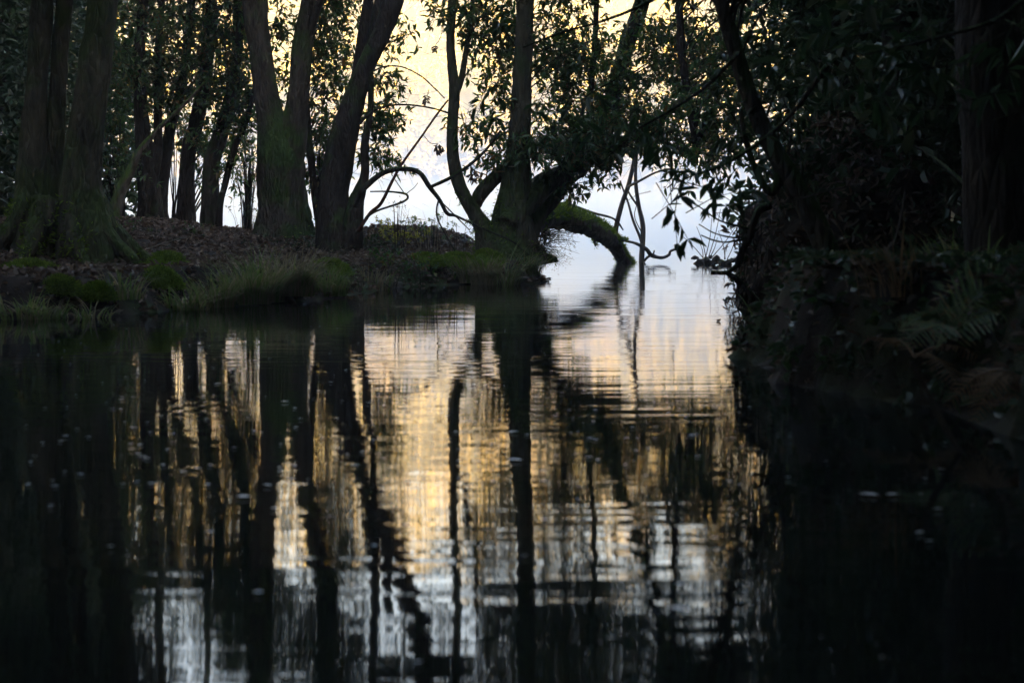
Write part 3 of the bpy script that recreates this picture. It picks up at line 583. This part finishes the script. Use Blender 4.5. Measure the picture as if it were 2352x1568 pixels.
def cushion(label,x,y,rx,ry,D,n=5200):
    D=ghit(x,y+ry*.5,max(7,D-3),D+4) or D; c=at(x,y,D); c[2]=gz(c[0],D)-.02; a,b=rx*pm(D),ry*pm(D)*1.5
    root=empty('moss_cushion',c,label,'moss','moss cushions on the left bank')
    u=rnd_unit(2600); u[:,2]=np.abs(u[:,2])
    l=MB(); V=[];Q=[]; nu,nv=22,10
    for j in range(nv+1):
        for i in range(nu):
            th=i/nu*2*math.pi; ph=j/nv*math.pi/2
            q=np.array([math.cos(th)*math.cos(ph)*a,math.sin(th)*math.cos(ph)*a*.8,math.sin(ph)*b-.02]); q*=1+.28*mn.noise(Vector(q*7)+Vector((x,0,0)))+.1*mn.noise(Vector(q*20))
            q[2]-= (1-math.sin(ph))*.03; V.append(c+q)
    Q=[(j*nu+i,j*nu+(i+1)%nu,(j+1)*nu+(i+1)%nu,(j+1)*nu+i) for j in range(nv) for i in range(nu)]
    V=np.array(V); l.add(V,Q); l.build('mound',M['moss'],root)
    k=R.integers(0,len(V),n); dd=norm(V[k]-c+[0,0,.02]); p=V[k]+R.normal(size=(n,3))*[a*.12,a*.12,.008]
    l=MB(); leaves(l,p,dd+rnd_unit(n)*.6,rnd_unit(n),.028,.006); tag(l.build('tufts',M['moss'],root,smooth=False),kind='stuff')
cushion('bright green moss cushion on the bank above the dark tussocks',385,600,48,24,11.6)
cushion('second moss cushion just below the bright one',372,632,42,22,11.2)
cushion('low moss cushion at the far left bank lip',135,650,42,16,10.6)
cushion('yellowish moss cushion left of the thin wiry grass',225,665,34,14,10.8)
cushion('wide mossy hummock at the foot of the big mossy tree, near the bank lip',60,610,60,20,11.6)
cushion('small moss cushion between the pale tussock and the leaning tree',760,610,40,16,14.6)
cushion('flat frosty moss cushion behind the bowed branch foot',975,590,42,14,17.2)
cushion('rounded frosty moss cushion in line between the two others by the point',1050,602,44,20,17.3)
cushion('plump moss cushion hanging over the water at the bank point',1120,600,44,26,17.4)
# leaf litter
def scatter(poly_test,n,x0,x1,y0,y1,L,Wd,name,label,matn,tilt=.5,lift=.01):
    x=R.uniform(x0,x1,n); y=R.uniform(y0,y1,n); z=height(x,y); k=z>.0
    x,y,z=x[k],y[k],z[k]; m=len(x)
    l=MB(); d=rnd_unit(m)*[1,1,.35]; leaves(l,np.stack([x,y,z+lift],1),d,np.array([0,0,1.])+rnd_unit(m)*tilt,L*R.uniform(.6,1.3,m),Wd*R.uniform(.7,1.3,m),fold=.3)
    return tag(l.build(name,M[matn],smooth=False),label,'leaf litter',kind='stuff')
scatter(None,46000,-6.3,.6,9.9,26,.07,.04,'leaf_litter','fallen brown leaves covering the left bank floor','leaf_brown',.9,.015)
scatter(None,26000,.9,3.4,2.5,11,.055,.022,'leaf_litter','fallen leaves and debris on the dark right bank','leaf_brown',.9,.015)
# low herbs on left bank
HERB=dict(n_leaf=8,tl=.14,L=.04,W=.02,bias=(0,0,.5),r=.0015)
def herbs(label,blobs,D,x,lm,tw=HERB,cat='plant',nb=16,name='low_plant',per=260,group='low plants on the left bank'):
    p=at(x,540,D); z=gz(p[0],D); root=empty(name,(p[0],D,z),label,cat,group)
    P=np.concatenate([blob_pts(a,b,rx,ry,(ghit(a,b+ry*.6,D-4,D+5) or D),.35,dn,per) for a,b,rx,ry,dn in blobs]); g_=height(P[:,0],P[:,1]); P[:,2]=np.maximum(P[:,2],g_+R.uniform(.01,.12,len(P)))
    l=MB()
    for q in P[R.choice(len(P),min(nb,len(P)),replace=False)]: l=MB(); tube(l,[(q[0]*.5+p[0]*.5,q[1],gz(q[0],q[1])-.03),(q*.7+np.array([p[0],D,z])*.3),q],[.004,.003,.002],seg=4,n=6,cap=False); l.build('stem',M['bark_dark'],root)
    l=MB(); twigs(l,P,**tw); l.build('foliage',[M[lm],M['bark_dark']],root,smooth=False)
herbs('yellow-green leafy plant below the bowed branch, spilling down the bank',[(905,545,45,22,1),(960,545,40,20,.9),(880,520,30,22,.8)],17.2,915,'leaf_yellow')
herbs('fresh green plant patch on the crest under the bowed branch',[(985,515,45,16,1),(1020,505,40,14,.9),(940,515,40,16,.8)],18.6,990,'herb')
herbs('bronze seeding plant under the elbow branch',[(905,470,30,26,.35),(925,500,26,16,.5)],18.4,910,'leaf_brown',tw=dict(n_leaf=6,tl=.18,L=.03,W=.012,r=.0012))
herbs('dark trailing bramble at the foot of the leaning tree',[(820,560,70,24,.8),(900,580,70,18,.6),(760,560,50,20,.6)],16.2,830,'leaf_dark',tw=dict(n_leaf=6,tl=.25,L=.05,W=.03,r=.002))
herbs('ragged weeds on the crest between the grove and the twin tree',[(560,480,36,12,.8),(590,490,30,10,.7)],22.5,565,'leaf_dark')
herbs('brown brambles on the lower bank face left of the bank point',[(800,640,70,22,.35),(900,620,90,20,.35),(1000,630,80,14,.35)],15.6,850,'leaf_brown',tw=dict(n_leaf=5,tl=.3,L=.045,W=.02,r=.002))
herbs('pale herbs along the crest left of the central tree roots',[(1050,520,40,18,1),(1080,545,30,16,1),(1010,545,34,14,.9)],18.0,1050,'herb')
herbs('dull green ivy mat on the bank face beside the water, near the point',[(960,610,60,18,.9),(1060,625,60,14,.9),(880,600,50,20,.8)],17,980,'leaf',tw=dict(n_leaf=7,tl=.16,L=.05,W=.035,r=.0015))
herbs('ivy and weeds round the foot of the twin-stemmed tree',[(600,560,50,16,.8),(690,565,50,20,.9),(560,575,40,12,.6)],18.5,650,'leaf_dark')
herbs('small weeds in the leaf litter in front of the grove',[(300,520,70,16,.35),(440,530,90,16,.35)],17,400,'leaf')
# twiggy shrub at the tip over water
def drytwigs(label,x,y,D,name='twiggy_bush',n=34,sx=1,ln=.7,cat='shrub',m='bark_dark',seedm='leaf_brown',spread=(-.2,1.0),zr=(-.2,.6)):
    c=at(x,y,D); root=empty(name,c,label,cat)
    l=MB(); tips=[]
    for k in range(n):
        a=R.uniform(*spread)*sx; dz=R.uniform(*zr); L=ln*R.uniform(.4,1.1)
        e=c+np.array([a*L,R.uniform(-.6,.6)*L,dz*L]); mid=(c+e)/2+np.array([0,0,.12*L])+rnd_unit(1)[0]*.04
        tube(l,[c,mid,e],[.006,.004,.0012],seg=5,n=9,cap=False)
        for j in range(5):
            t=R.uniform(.3,.95); q=c*(1-t)**2+2*mid*t*(1-t)+e*t*t; d=rnd_unit(1)[0]*.16*ln; d[2]-=.02
            tube(l,[q,q+d*.5+[0,0,.01],q+d],[.002,.0016,.0008],seg=3,n=4,cap=False); tips.append(q+d)
    l.build('stems',M[m],root)
    P=np.array(tips); P=np.repeat(P,3,0)+R.normal(size=(len(P)*3,3))*.025; l=MB(); leaves(l,P,rnd_unit(len(P)),rnd_unit(len(P)),.03,.008); l.build('leaves',M[seedm],root,smooth=False)
drytwigs('fine bare twiggy bush hanging over the water at the bank point',1225,580,18.2,n=46,ln=.75,zr=(-.3,.35))
drytwigs('second bare bush reaching right just under the fallen trunk',1240,545,18.6,n=26,ln=.65,zr=(-.25,.25))
def grass_stalks(label,x0,x1,y,D,n,h):
    c=at((x0+x1)/2,y,D); root=empty('stalks',c,label,'dry stalks','dry grass stalks standing on the left bank')
    l=MB()
    for k in range(n):
        x=R.uniform(x0,x1); p=at(x,540,D+R.uniform(-.4,.4)); z=gz(p[0],p[1])-.03; H=h*R.uniform(.4,1.1); e=np.array([p[0]+R.normal()*.25*H,p[1],z+H]); l=MB()
        tube(l,[(p[0],p[1],z),((p[0]+e[0])/2-R.normal()*.03,p[1],z+H*.6),e],[.003,.0022,.001],seg=4,n=7,cap=False); l.build('stem',M['straw'],root)
grass_stalks('thin dry stalks against the mist under the bowed branch',960,1060,470,18.9,9,.75)
grass_stalks('tangle of dry stalks against the mist left of the twin tree',545,600,470,22.5,14,.8)
grass_stalks('dry stalks right of the arched mossy limb root',1120,1170,470,18.6,10,.6)
# ---------------------------------------------------------------- right bank mound
mb=MB(); c0=at(1928,590,9.7); nu,nv=64,40; V=[]
for j in range(nv+1):
    for i in range(nu):
        th=i/nu*2*math.pi; ph=(j/nv-.5)*math.pi
        q=np.array([math.cos(th)*math.cos(ph)*.62,math.sin(th)*math.cos(ph)*.75,math.sin(ph)*.80])
        w=Vector(q*3.0); q*=1+.22*mn.noise(w)+.13*mn.noise(w*2.3)+.08*mn.noise(w*5)
        V.append(c0+q+[0,0,-.06])
Q=[(j*nu+i,j*nu+(i+1)%nu,(j+1)*nu+(i+1)%nu,(j+1)*nu+i) for j in range(nv) for i in range(nu)]
root=empty('root_mound',(c0[0],c0[1],0),'dark overhanging mound of earth and roots at the right bank edge','mound')
mb.add(V,Q); mb.build('earth',M['soil'],root)
V=np.array(V); k=R.integers(0,len(V),5200); p=V[k]+R.normal(size=(5200,3))*.03; dd=norm(V[k]-c0)
l=MB(); leaves(l,p+dd*R.uniform(0,.09,5200)[:,None],dd*.5+rnd_unit(5200)+[0,0,-.5],dd+rnd_unit(5200)*.5,.07,.022); tag(l.build('litter',M['leaf_brown'],root,smooth=False),kind='stuff')
k=R.integers(0,len(V),2600); p=V[k]+R.normal(size=(2600,3))*.04; l=MB(); leaves(l,p,rnd_unit(2600)+[0,0,-.5],rnd_unit(2600)+[0,0,1],.06,.035); l.build('ivy',M['leaf_dark'],root,smooth=False)
for rows in ([(1770,470,16),(1742,485,10),(1728,520,9),(1722,545,10),(1705,575,10),(1698,600,11),(1690,612,7),(1668,626,6),(1633,626,7)],
             [(1668,626,6),(1690,640,8),(1715,665,9),(1735,690,10),(1760,720,14)],
             [(1738,690,8),(1736,725,7),(1748,745,5),(1762,752,4)],[(1730,540,6),(1712,548,3),(1670,556,2.5),(1640,552,2),(1610,540,1.5)],[(1740,530,5),(1700,520,3),(1650,505,2),(1600,470,1.6)],
             [(1722,545,3),(1680,545,2),(1640,535,1.6),(1605,515,1.2)],[(1715,660,5),(1712,690,6),(1710,720,2.5),(1708,745,1)]):
    l=MB(); stem(l,[(x,y,w*1.5+.8,8.9) for x,y,w in rows],seg=8,rough=.22,k=6,lump=8); l.build('root',M['bark_dark'],root)
l=MB()
for k in range(90):    # hanging rootlets
    x=R.uniform(1690,1770); y=R.uniform(500,700); p=at(x,y,8.9+R.uniform(-.1,.3)); L=R.uniform(.05,.22)
    tube(l,[p,p+[R.normal()*.02,0,-L*.5],p+[R.normal()*.03,0,-L]],[.004,.003,.0008],seg=4,n=5,cap=False)
tag(l.build('rootlets',M['bark_dark'],root),kind='stuff')
scatter(None,20000,.9,3.4,2.5,10.5,.05,.036,'ivy_cover','dark ivy leaves creeping over the right bank','leaf_dark',1.2,.03)
# ferns
def fern(label,x,y,D,fronds,mn_='fern',group='ferns on the right bank'):
    c=at(x,y,D); root=empty('fern',c,label,'fern',group)
    for (ex,ey,eD,pw) in fronds:
        e=at(ex,ey,eD); mid=(c+e)/2+np.array([0,0,.10])
        l=MB(); n=20; t=np.linspace(0.0,1,n)[:,None]; P=c*(1-t)**2+2*mid*t*(1-t)+e*t*t
        tube(l,P[::3],np.linspace(.004,.001,len(P[::3])),seg=5,n=20,cap=False)
        T=norm(np.gradient(P,axis=0)); up=norm(np.array([0,-.4,1.])-T*T@np.array([[0],[-.4],[1.]])); sd=np.cross(T,up)
        for s in (-1,1):
            pl=pw*np.sin(np.clip(t[:,0],.08,1)**.8*math.pi*.93)+.012
            for i in range(3,n):
                b=P[i]; d=norm(sd[i]*s+T[i]*.5-np.array([0,0,.2])+R.normal(size=3)*.06); m_=5
                q=b+d*np.linspace(0,.72,m_)[:,None]*pl[i]
                lw=pl[i]*np.linspace(.34,.28,m_); leaves(l,q,np.repeat(d[None],m_,0),np.repeat(up[i][None],m_,0)+rnd_unit(m_)*.15,lw,pl[i]*.13*np.linspace(1,.5,m_),fold=.1,m=0)
        l.build('frond',[M[mn_]],root,smooth=False)
fern('pale green fern arching down to the left over the water, lowest fern',2215,770,4.9,[(2085,790,4.7,.10),(2120,720,5.0,.10),(2060,740,5.0,.09)])
fern('broad pale fern frond reaching up to the right edge',2150,800,4.9,[(2330,640,4.8,.13),(2270,600,5.2,.10),(2352,720,4.7,.12)])
fern('small upright fern against the widest trunk',2190,720,5.6,[(2230,610,5.6,.10),(2130,690,5.4,.07),(2280,660,5.5,.09)])
fern('tiny fern at the waterline below the mound',1890,860,6.0,[(1790,845,5.8,.05),(1830,820,6.0,.05),(1950,810,6.1,.05),(1800,870,5.7,.04)])
fern('brown dead bracken behind the pale ferns',2100,820,5.0,[(2200,890,4.7,.07),(2260,830,4.8,.07),(2020,800,5.2,.06)],'bracken')
fern('brown dead bracken drooping at the right edge by the water',2330,860,4.4,[(2240,960,4.3,.06),(2352,960,4.3,.06),(2180,930,4.4,.05)],'bracken')
fern('yellow-green fern tuft on the flank of the mound',1900,690,8.2,[(1830,680,8.1,.08),(1860,720,8.1,.08),(1870,650,8.3,.07),(1945,670,8.3,.07)])
tussock('dead arching sedge spilling left over the waterline below the mound',2050,5.3,70,.34,.2,(-1.2,-.3),ms=('bracken','bracken'),w=.005)
tussock('dark sparse grass at the foot of the widest trunk',2200,6.4,60,.2,.3,(-.4,-.6))
tussock('wispy grass hanging from the mound foot into the water',1800,8.7,160,.28,.25,(-.6,-.5))
bough('leaning_stick','grey stick standing out of the water below the ferns','branch',[[(2290,1160,6),(2220,1060,11),(2160,960,14),(2120,880,13),(2090,830,9)],[(2210,1050,6),(2260,1050,4),(2300,1075,3)]],3.9,m='deadwood')
bough('low_twig','thin pale twig reaching left over the water below the mound','branch',[[(2060,900,7),(2010,880,5),(1950,862,4),(1880,850,3)],[(1960,865,3),(1940,870,2.5),(1930,885,2)]],5.4,m='deadwood')
bough('leaning_stick','dim slender stick leaning left between the mound and the thick trunk','branch',[[(1990,720,5),(2000,640,5),(2050,560,4),(2080,480,3)],[(1998,660,3),(1970,680,2)]],7.6,m='deadwood')
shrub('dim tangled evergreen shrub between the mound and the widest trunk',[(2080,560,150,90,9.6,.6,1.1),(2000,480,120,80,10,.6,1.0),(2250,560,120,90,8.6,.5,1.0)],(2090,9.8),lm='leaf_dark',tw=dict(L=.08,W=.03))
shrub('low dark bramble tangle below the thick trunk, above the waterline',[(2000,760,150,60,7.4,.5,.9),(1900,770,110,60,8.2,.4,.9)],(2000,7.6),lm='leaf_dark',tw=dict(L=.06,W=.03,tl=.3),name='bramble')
bough('bare_twig','pale leafless twig slanting up to the right above the mound','branch',[[(1800,466,4),(1860,450,3.5),(1920,434,3),(1985,420,2)],[(1900,440,2),(1930,462,1.5)]],8.0,m='deadwood')
bough('bare_twig','faint level twig crossing the dark between mound and thick trunk','branch',[[(1960,480,4),(2040,482,3.5),(2120,496,3),(2180,520,2)],[(2040,482,2),(2070,460,1.5)]],7.4,m='deadwood')
bough('bare_twig','long curved dead stem hanging down to the ferns left of the widest trunk','branch',[[(2080,440,5),(2064,520,5),(2040,590,4.5),(1990,640,4),(1962,660,3)]],7.0,m='deadwood')
bough('bare_twig','short reddish stem leaning left just above the waterline sedge','branch',[[(1972,738,4),(1962,775,4),(1950,812,3)]],6.2,m='redwood')
bough('bare_twig','short reddish stem leaning right just above the waterline sedge','branch',[[(1984,750,4),(2000,785,4),(2024,826,3)]],6.1,m='redwood')
herbs('dark green weeds along the right waterline left of the sedge',[(1850,800,70,30,.7),(1920,830,60,20,.7),(1800,770,40,20,.6)],7.0,1880,'leaf_dark',group='low plants on the right bank')
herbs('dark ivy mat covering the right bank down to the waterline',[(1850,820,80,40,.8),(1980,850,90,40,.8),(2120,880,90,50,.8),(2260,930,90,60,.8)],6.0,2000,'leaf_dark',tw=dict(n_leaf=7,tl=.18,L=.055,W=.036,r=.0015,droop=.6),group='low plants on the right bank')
herbs('dead brown brambles over the right bank slope',[(2000,760,120,40,.4),(2120,780,100,50,.4),(2250,800,80,50,.4)],6.2,2050,'leaf_brown',tw=dict(n_leaf=5,tl=.3,L=.05,W=.02,r=.002),group='low plants on the right bank')
# ---------------------------------------------------------------- floating leaves
G='pale leaves floating on the creek'
proto=MB(); n=1; leaves(proto,np.array([[-.5,0,0]]),np.array([[1.,0,0]]),np.array([[0,0,1.]]),1.0,.5,fold=.1,droop=.02); pm_=proto.build('floating_leaf',M['pale'],smooth=False)
C.objects.unlink(pm_)
FL=[(1560,1405,60),(1995,1140,50),(2050,1140,34),(2115,1140,16),(560,1145,34),(1180,995,24),(452,1080,24),(585,830,14),(655,925,20),(845,928,16),(1183,1060,40),(2112,1228,28),(305,915,10),(120,1108,14),(118,1165,16),(400,1000,12),(690,965,14),(930,1212,30),(630,1172,18),(1020,660,8),(1330,725,12),(1262,735,10),(700,700,12),(750,705,10),(1440,1010,18),(1290,905,14),(1640,1240,22),(1810,1100,16),(1500,860,10),(990,880,12),(760,880,12),(520,780,8),(430,745,8),(1085,760,10),(1395,820,12),(2170,1020,14),(255,1260,18),(820,1350,26),(1350,1180,18),(60,980,10)]
for _ in range(34): FL.append((R.uniform(40,2300),R.uniform(1000,1540),R.uniform(9,26)))
for i,(x,y,w) in enumerate(FL):
    u=(CY-y)/FP; D=CAMH/((sp_-u*cp)/(cp+u*sp_)); p=at(x,y,D)
    o=pm_.copy() if i else pm_
    C.objects.link(o); o.location=(p[0],p[1],.006); L=min(w*pm(D),.09); o.scale=(L,L*R.uniform(.7,1.2),L*.6); o.rotation_euler=(0,0,R.uniform(-.7,.7)+ (math.pi if i%2 else 0))
    tag(o,'leaf with painted sky sheen floating flat on the dark creek water','floating leaf',G)
# tiny floating flecks, sky sheen painted into their pale colour
l=MB(); n=520; y=560+ (R.random(n)**1.5)*560; x=R.uniform(60,1740,n); D=[]
pts=[]
for a,b in zip(x,y):
    b=max(b,652); u=(CY-b)/FP; D=CAMH/((sp_-u*cp)/(cp+u*sp_)); p=at(a,b,D); pts.append((p[0],p[1],.004))
for q in range(300):
    D=R.uniform(11,30); a=R.uniform(1280,1700); p=at(a,600,D); pts.append((p[0],D,.004))
pts=np.array(pts); z=height(pts[:,0],pts[:,1]); pts=pts[z<-.03]; n=len(pts)
leaves(l,pts,rnd_unit(n)*[1,1,0]+[.001,0,0],np.repeat([[0,0,1.]],n,0),R.uniform(.008,.03,n),R.uniform(.006,.016,n),fold=.05,droop=0)
tag(l.build('water_flecks',M['pale'],smooth=False),'tiny pale flecks scattered over the creek surface','flecks',kind='stuff')
# ---------------------------------------------------------------- surrounding woodland (stuff) and far wood
def big_leaves(mb,P,L,m=0):
    n=len(P); leaves(mb,P,rnd_unit(n)*[1,1,.6],np.array([0,0,1.])+rnd_unit(n)*.8,L*R.uniform(.6,1.3,n),L*.5*R.uniform(.7,1.2,n),m=m)
def wood(name,label,boxes,trunks,L=.3):
    l=MB()
    for (x0,x1,y0,y1,z0,z1,n,LL) in boxes:
        P=np.stack([R.uniform(x0,x1,n),R.uniform(y0,y1,n),R.uniform(z0,z1,n)],1); big_leaves(l,P,LL)
    for (x0,x1,y0,y1,n) in trunks:
        for k in range(n):
            x,y=R.uniform(x0,x1),R.uniform(y0,y1); x=max(x,.21*y+.4) if x0>0 else (min(x,-.33*y-.3) if y0>0 else x); z=gz(x,y)-.2; r=R.uniform(.1,.28); dx,dy=R.normal(size=2)*.5
            tube(l,[(x,y,z),(x+dx*.4,y+dy*.4,z+3.5),(x+dx,y+dy,z+11)],[r*1.3,r,r*.5],seg=9,n=8,m=1)
    return tag(l.build(name,[M['leaf_dark'],M['bark_dark']],smooth=False),label,'woodland',kind='stuff')
wood('right_wood','dense dark wood behind the right bank trees, with unseen leaves added overhead for shade',[(4.2,22,11,30,.8,13,60000,.28),(3.2,7,11.5,19,2.2,12,16000,.2),(6.5,12,22,36,.3,12,30000,.28),(2.6,5,5,12,2.6,10,12000,.2),(1.7,6,0,9,3.0,8,30000,.24),(2.2,4.2,8.5,12,1.0,4,5000,.14),(6,26,-4,30,8,15,40000,.4),(22,34,-10,34,.5,14,30000,.45)],[(4.2,20,10,32,45)])  # overhead and outer boxes are unseen, added to block sun and shade the bank
wood('left_wood','dense dark wood behind the big mossy tree at the left edge',[(-22,-7.3,12,30,.7,12,50000,.26),(-9,-5.2,8,17,3.8,11,8000,.22),(-18,-6.8,13,26,4,13,36000,.3),(-16,-7.2,20,30,.6,9,30000,.28),(-7.5,-6.2,18,24,1.0,5,4500,.14)],[(-20,-7.5,12,30,30)])
wood('shade_canopy','unseen leaves and trunks added behind and above the viewer to shade the creek',[(-20,22,-18,7,4.6,11,80000,.36),(-20,-5,-16,9,1,6,16000,.3),(2.6,20,-16,6,1,6,16000,.3),(-20,20,-22,-10,.5,8,30000,.4)],[(-18,-4,-16,9,14),(2.4,20,-16,5,14),(-14,-1,-18,-6,12)])  # added out of view to darken the banks and near water
def crownmass(mb,c,r,n,L):
    u=rnd_unit(n)*(R.random(n)[:,None]**.33); big_leaves(mb,c+u*r,L)
l=MB(); cnt=0
cs=[]
for k in range(4600):
    a=R.uniform(-1.15,1.15); rr=R.uniform(128,262); x=math.sin(a)*rr/.72*1.0; y=20+math.cos(a)*rr
    if y<70 or abs(x)>380 or y>385: continue
    cs.append((x,y))
cs=np.array(cs); zs=height(cs[:,0],cs[:,1]); ok=zs>-.2; cs=cs[ok]; zs=zs[ok]
nC=len(cs); per=26
cen=np.stack([cs[:,0],cs[:,1],zs+R.uniform(2.5,6,nC)+np.where(np.hypot(cs[:,0]*.72,cs[:,1]-20)>205,R.random(nC)**3*13,0)],1); rad=R.uniform(1.6,3.6,nC)
P=np.repeat(cen,per,0)+rnd_unit(nC*per)*(R.random(nC*per)[:,None]**.35)*np.repeat(rad,per)[:,None]*np.array([1,1,1.35])
big_leaves(l,P,1.25)
A=cen.copy(); A[:,2]=zs-.5; thin_tubes(l,A,(A+cen)/2,cen,.22,.1,m=1)
tag(l.build('far_wood',[M['far_leaf'],M['deadwood']],smooth=False),'sunlit golden autumn wood on the misty slope across the lake','woodland',kind='stuff')
# ---------------------------------------------------------------- air
def box(name,x0,x1,y0,y1,z0,z1,density,col,label,aniso=0.0):
    me=bpy.data.meshes.new(name); v=[(x,y,z) for x in(x0,x1) for y in(y0,y1) for z in(z0,z1)]
    me.from_pydata(v,[],[(0,1,3,2),(4,6,7,5),(0,4,5,1),(2,3,7,6),(0,2,6,4),(1,5,7,3)]); me.update()
    o=bpy.data.objects.new(name,me); C.objects.link(o)
    m,nt,n,l=mat(name); p=N(n,'ShaderNodeVolumePrincipled'); p.inputs['Density'].default_value=density; p.inputs['Color'].default_value=(*col,1); p.inputs['Anisotropy'].default_value=aniso
    ou=N(n,'ShaderNodeOutputMaterial'); l.new(p.outputs[0],ou.inputs['Volume']); me.materials.append(m)
    return tag(o,label,'haze',kind='stuff')
HAZE=.0016
box('haze',-440,440,-360,440,-3,64,HAZE,(.93,.95,1.0),'thin cold morning haze filling the valley')
box('mist',-300,300,36,330,-1.5,5.0,.026,(.80,.89,1.0),'pale mist lying low over the lake')  # blue tint stands in for sky light on the shaded mist
# ---------------------------------------------------------------- light
SUNEL,AZ=math.radians(15),math.radians(148)   # azimuth from +Y clockwise: right and behind
w=bpy.data.worlds.new('World'); S.world=w; w.use_nodes=True; nt=w.node_tree
bg=nt.nodes['Background']; sk=nt.nodes.new('ShaderNodeTexSky'); sk.sky_type='NISHITA'; sk.sun_disc=False
sk.sun_elevation=SUNEL; sk.sun_rotation=AZ; sk.air_density=1.0; sk.dust_density=1.8
nt.links.new(sk.outputs[0],bg.inputs[0]); bg.inputs[1].default_value=.060
sd=bpy.data.lights.new('sun','SUN'); sd.energy=5.0; sd.angle=math.radians(.5); sd.color=(1,.72,.31)
so=bpy.data.objects.new('sun',sd); C.objects.link(so)
v=Vector((math.sin(AZ)*math.cos(SUNEL),math.cos(AZ)*math.cos(SUNEL),math.sin(SUNEL)))
so.rotation_euler=v.to_track_quat('Z','Y').to_euler()
# ---------------------------------------------------------------- camera
cd=bpy.data.cameras.new('camera'); co=bpy.data.objects.new('camera',cd); C.objects.link(co)
cd.sensor_width=36; cd.lens=36*FP/2352; cd.clip_end=2000; cd.clip_start=.05
co.location=(0,0,CAMH); co.rotation_euler=(math.pi/2-PIT,0,0)
cd.dof.use_dof=True; cd.dof.focus_distance=19; cd.dof.aperture_fstop=3.8
S.camera=co
S.render.engine='CYCLES'
cy=S.cycles; cy.use_denoising=True
try: cy.denoiser='OPENIMAGEDENOISE'; cy.denoising_input_passes='RGB_ALBEDO_NORMAL'; cy.denoising_prefilter='ACCURATE'
except Exception: pass
cy.max_bounces=6; cy.diffuse_bounces=3; cy.glossy_bounces=3; cy.transmission_bounces=3; cy.volume_bounces=1; cy.transparent_max_bounces=4
cy.sample_clamp_indirect=6; cy.caustics_reflective=False; cy.caustics_refractive=False
S.view_settings.view_transform='Standard'; S.view_settings.look='None'; S.view_settings.exposure=4.0; S.view_settings.gamma=1
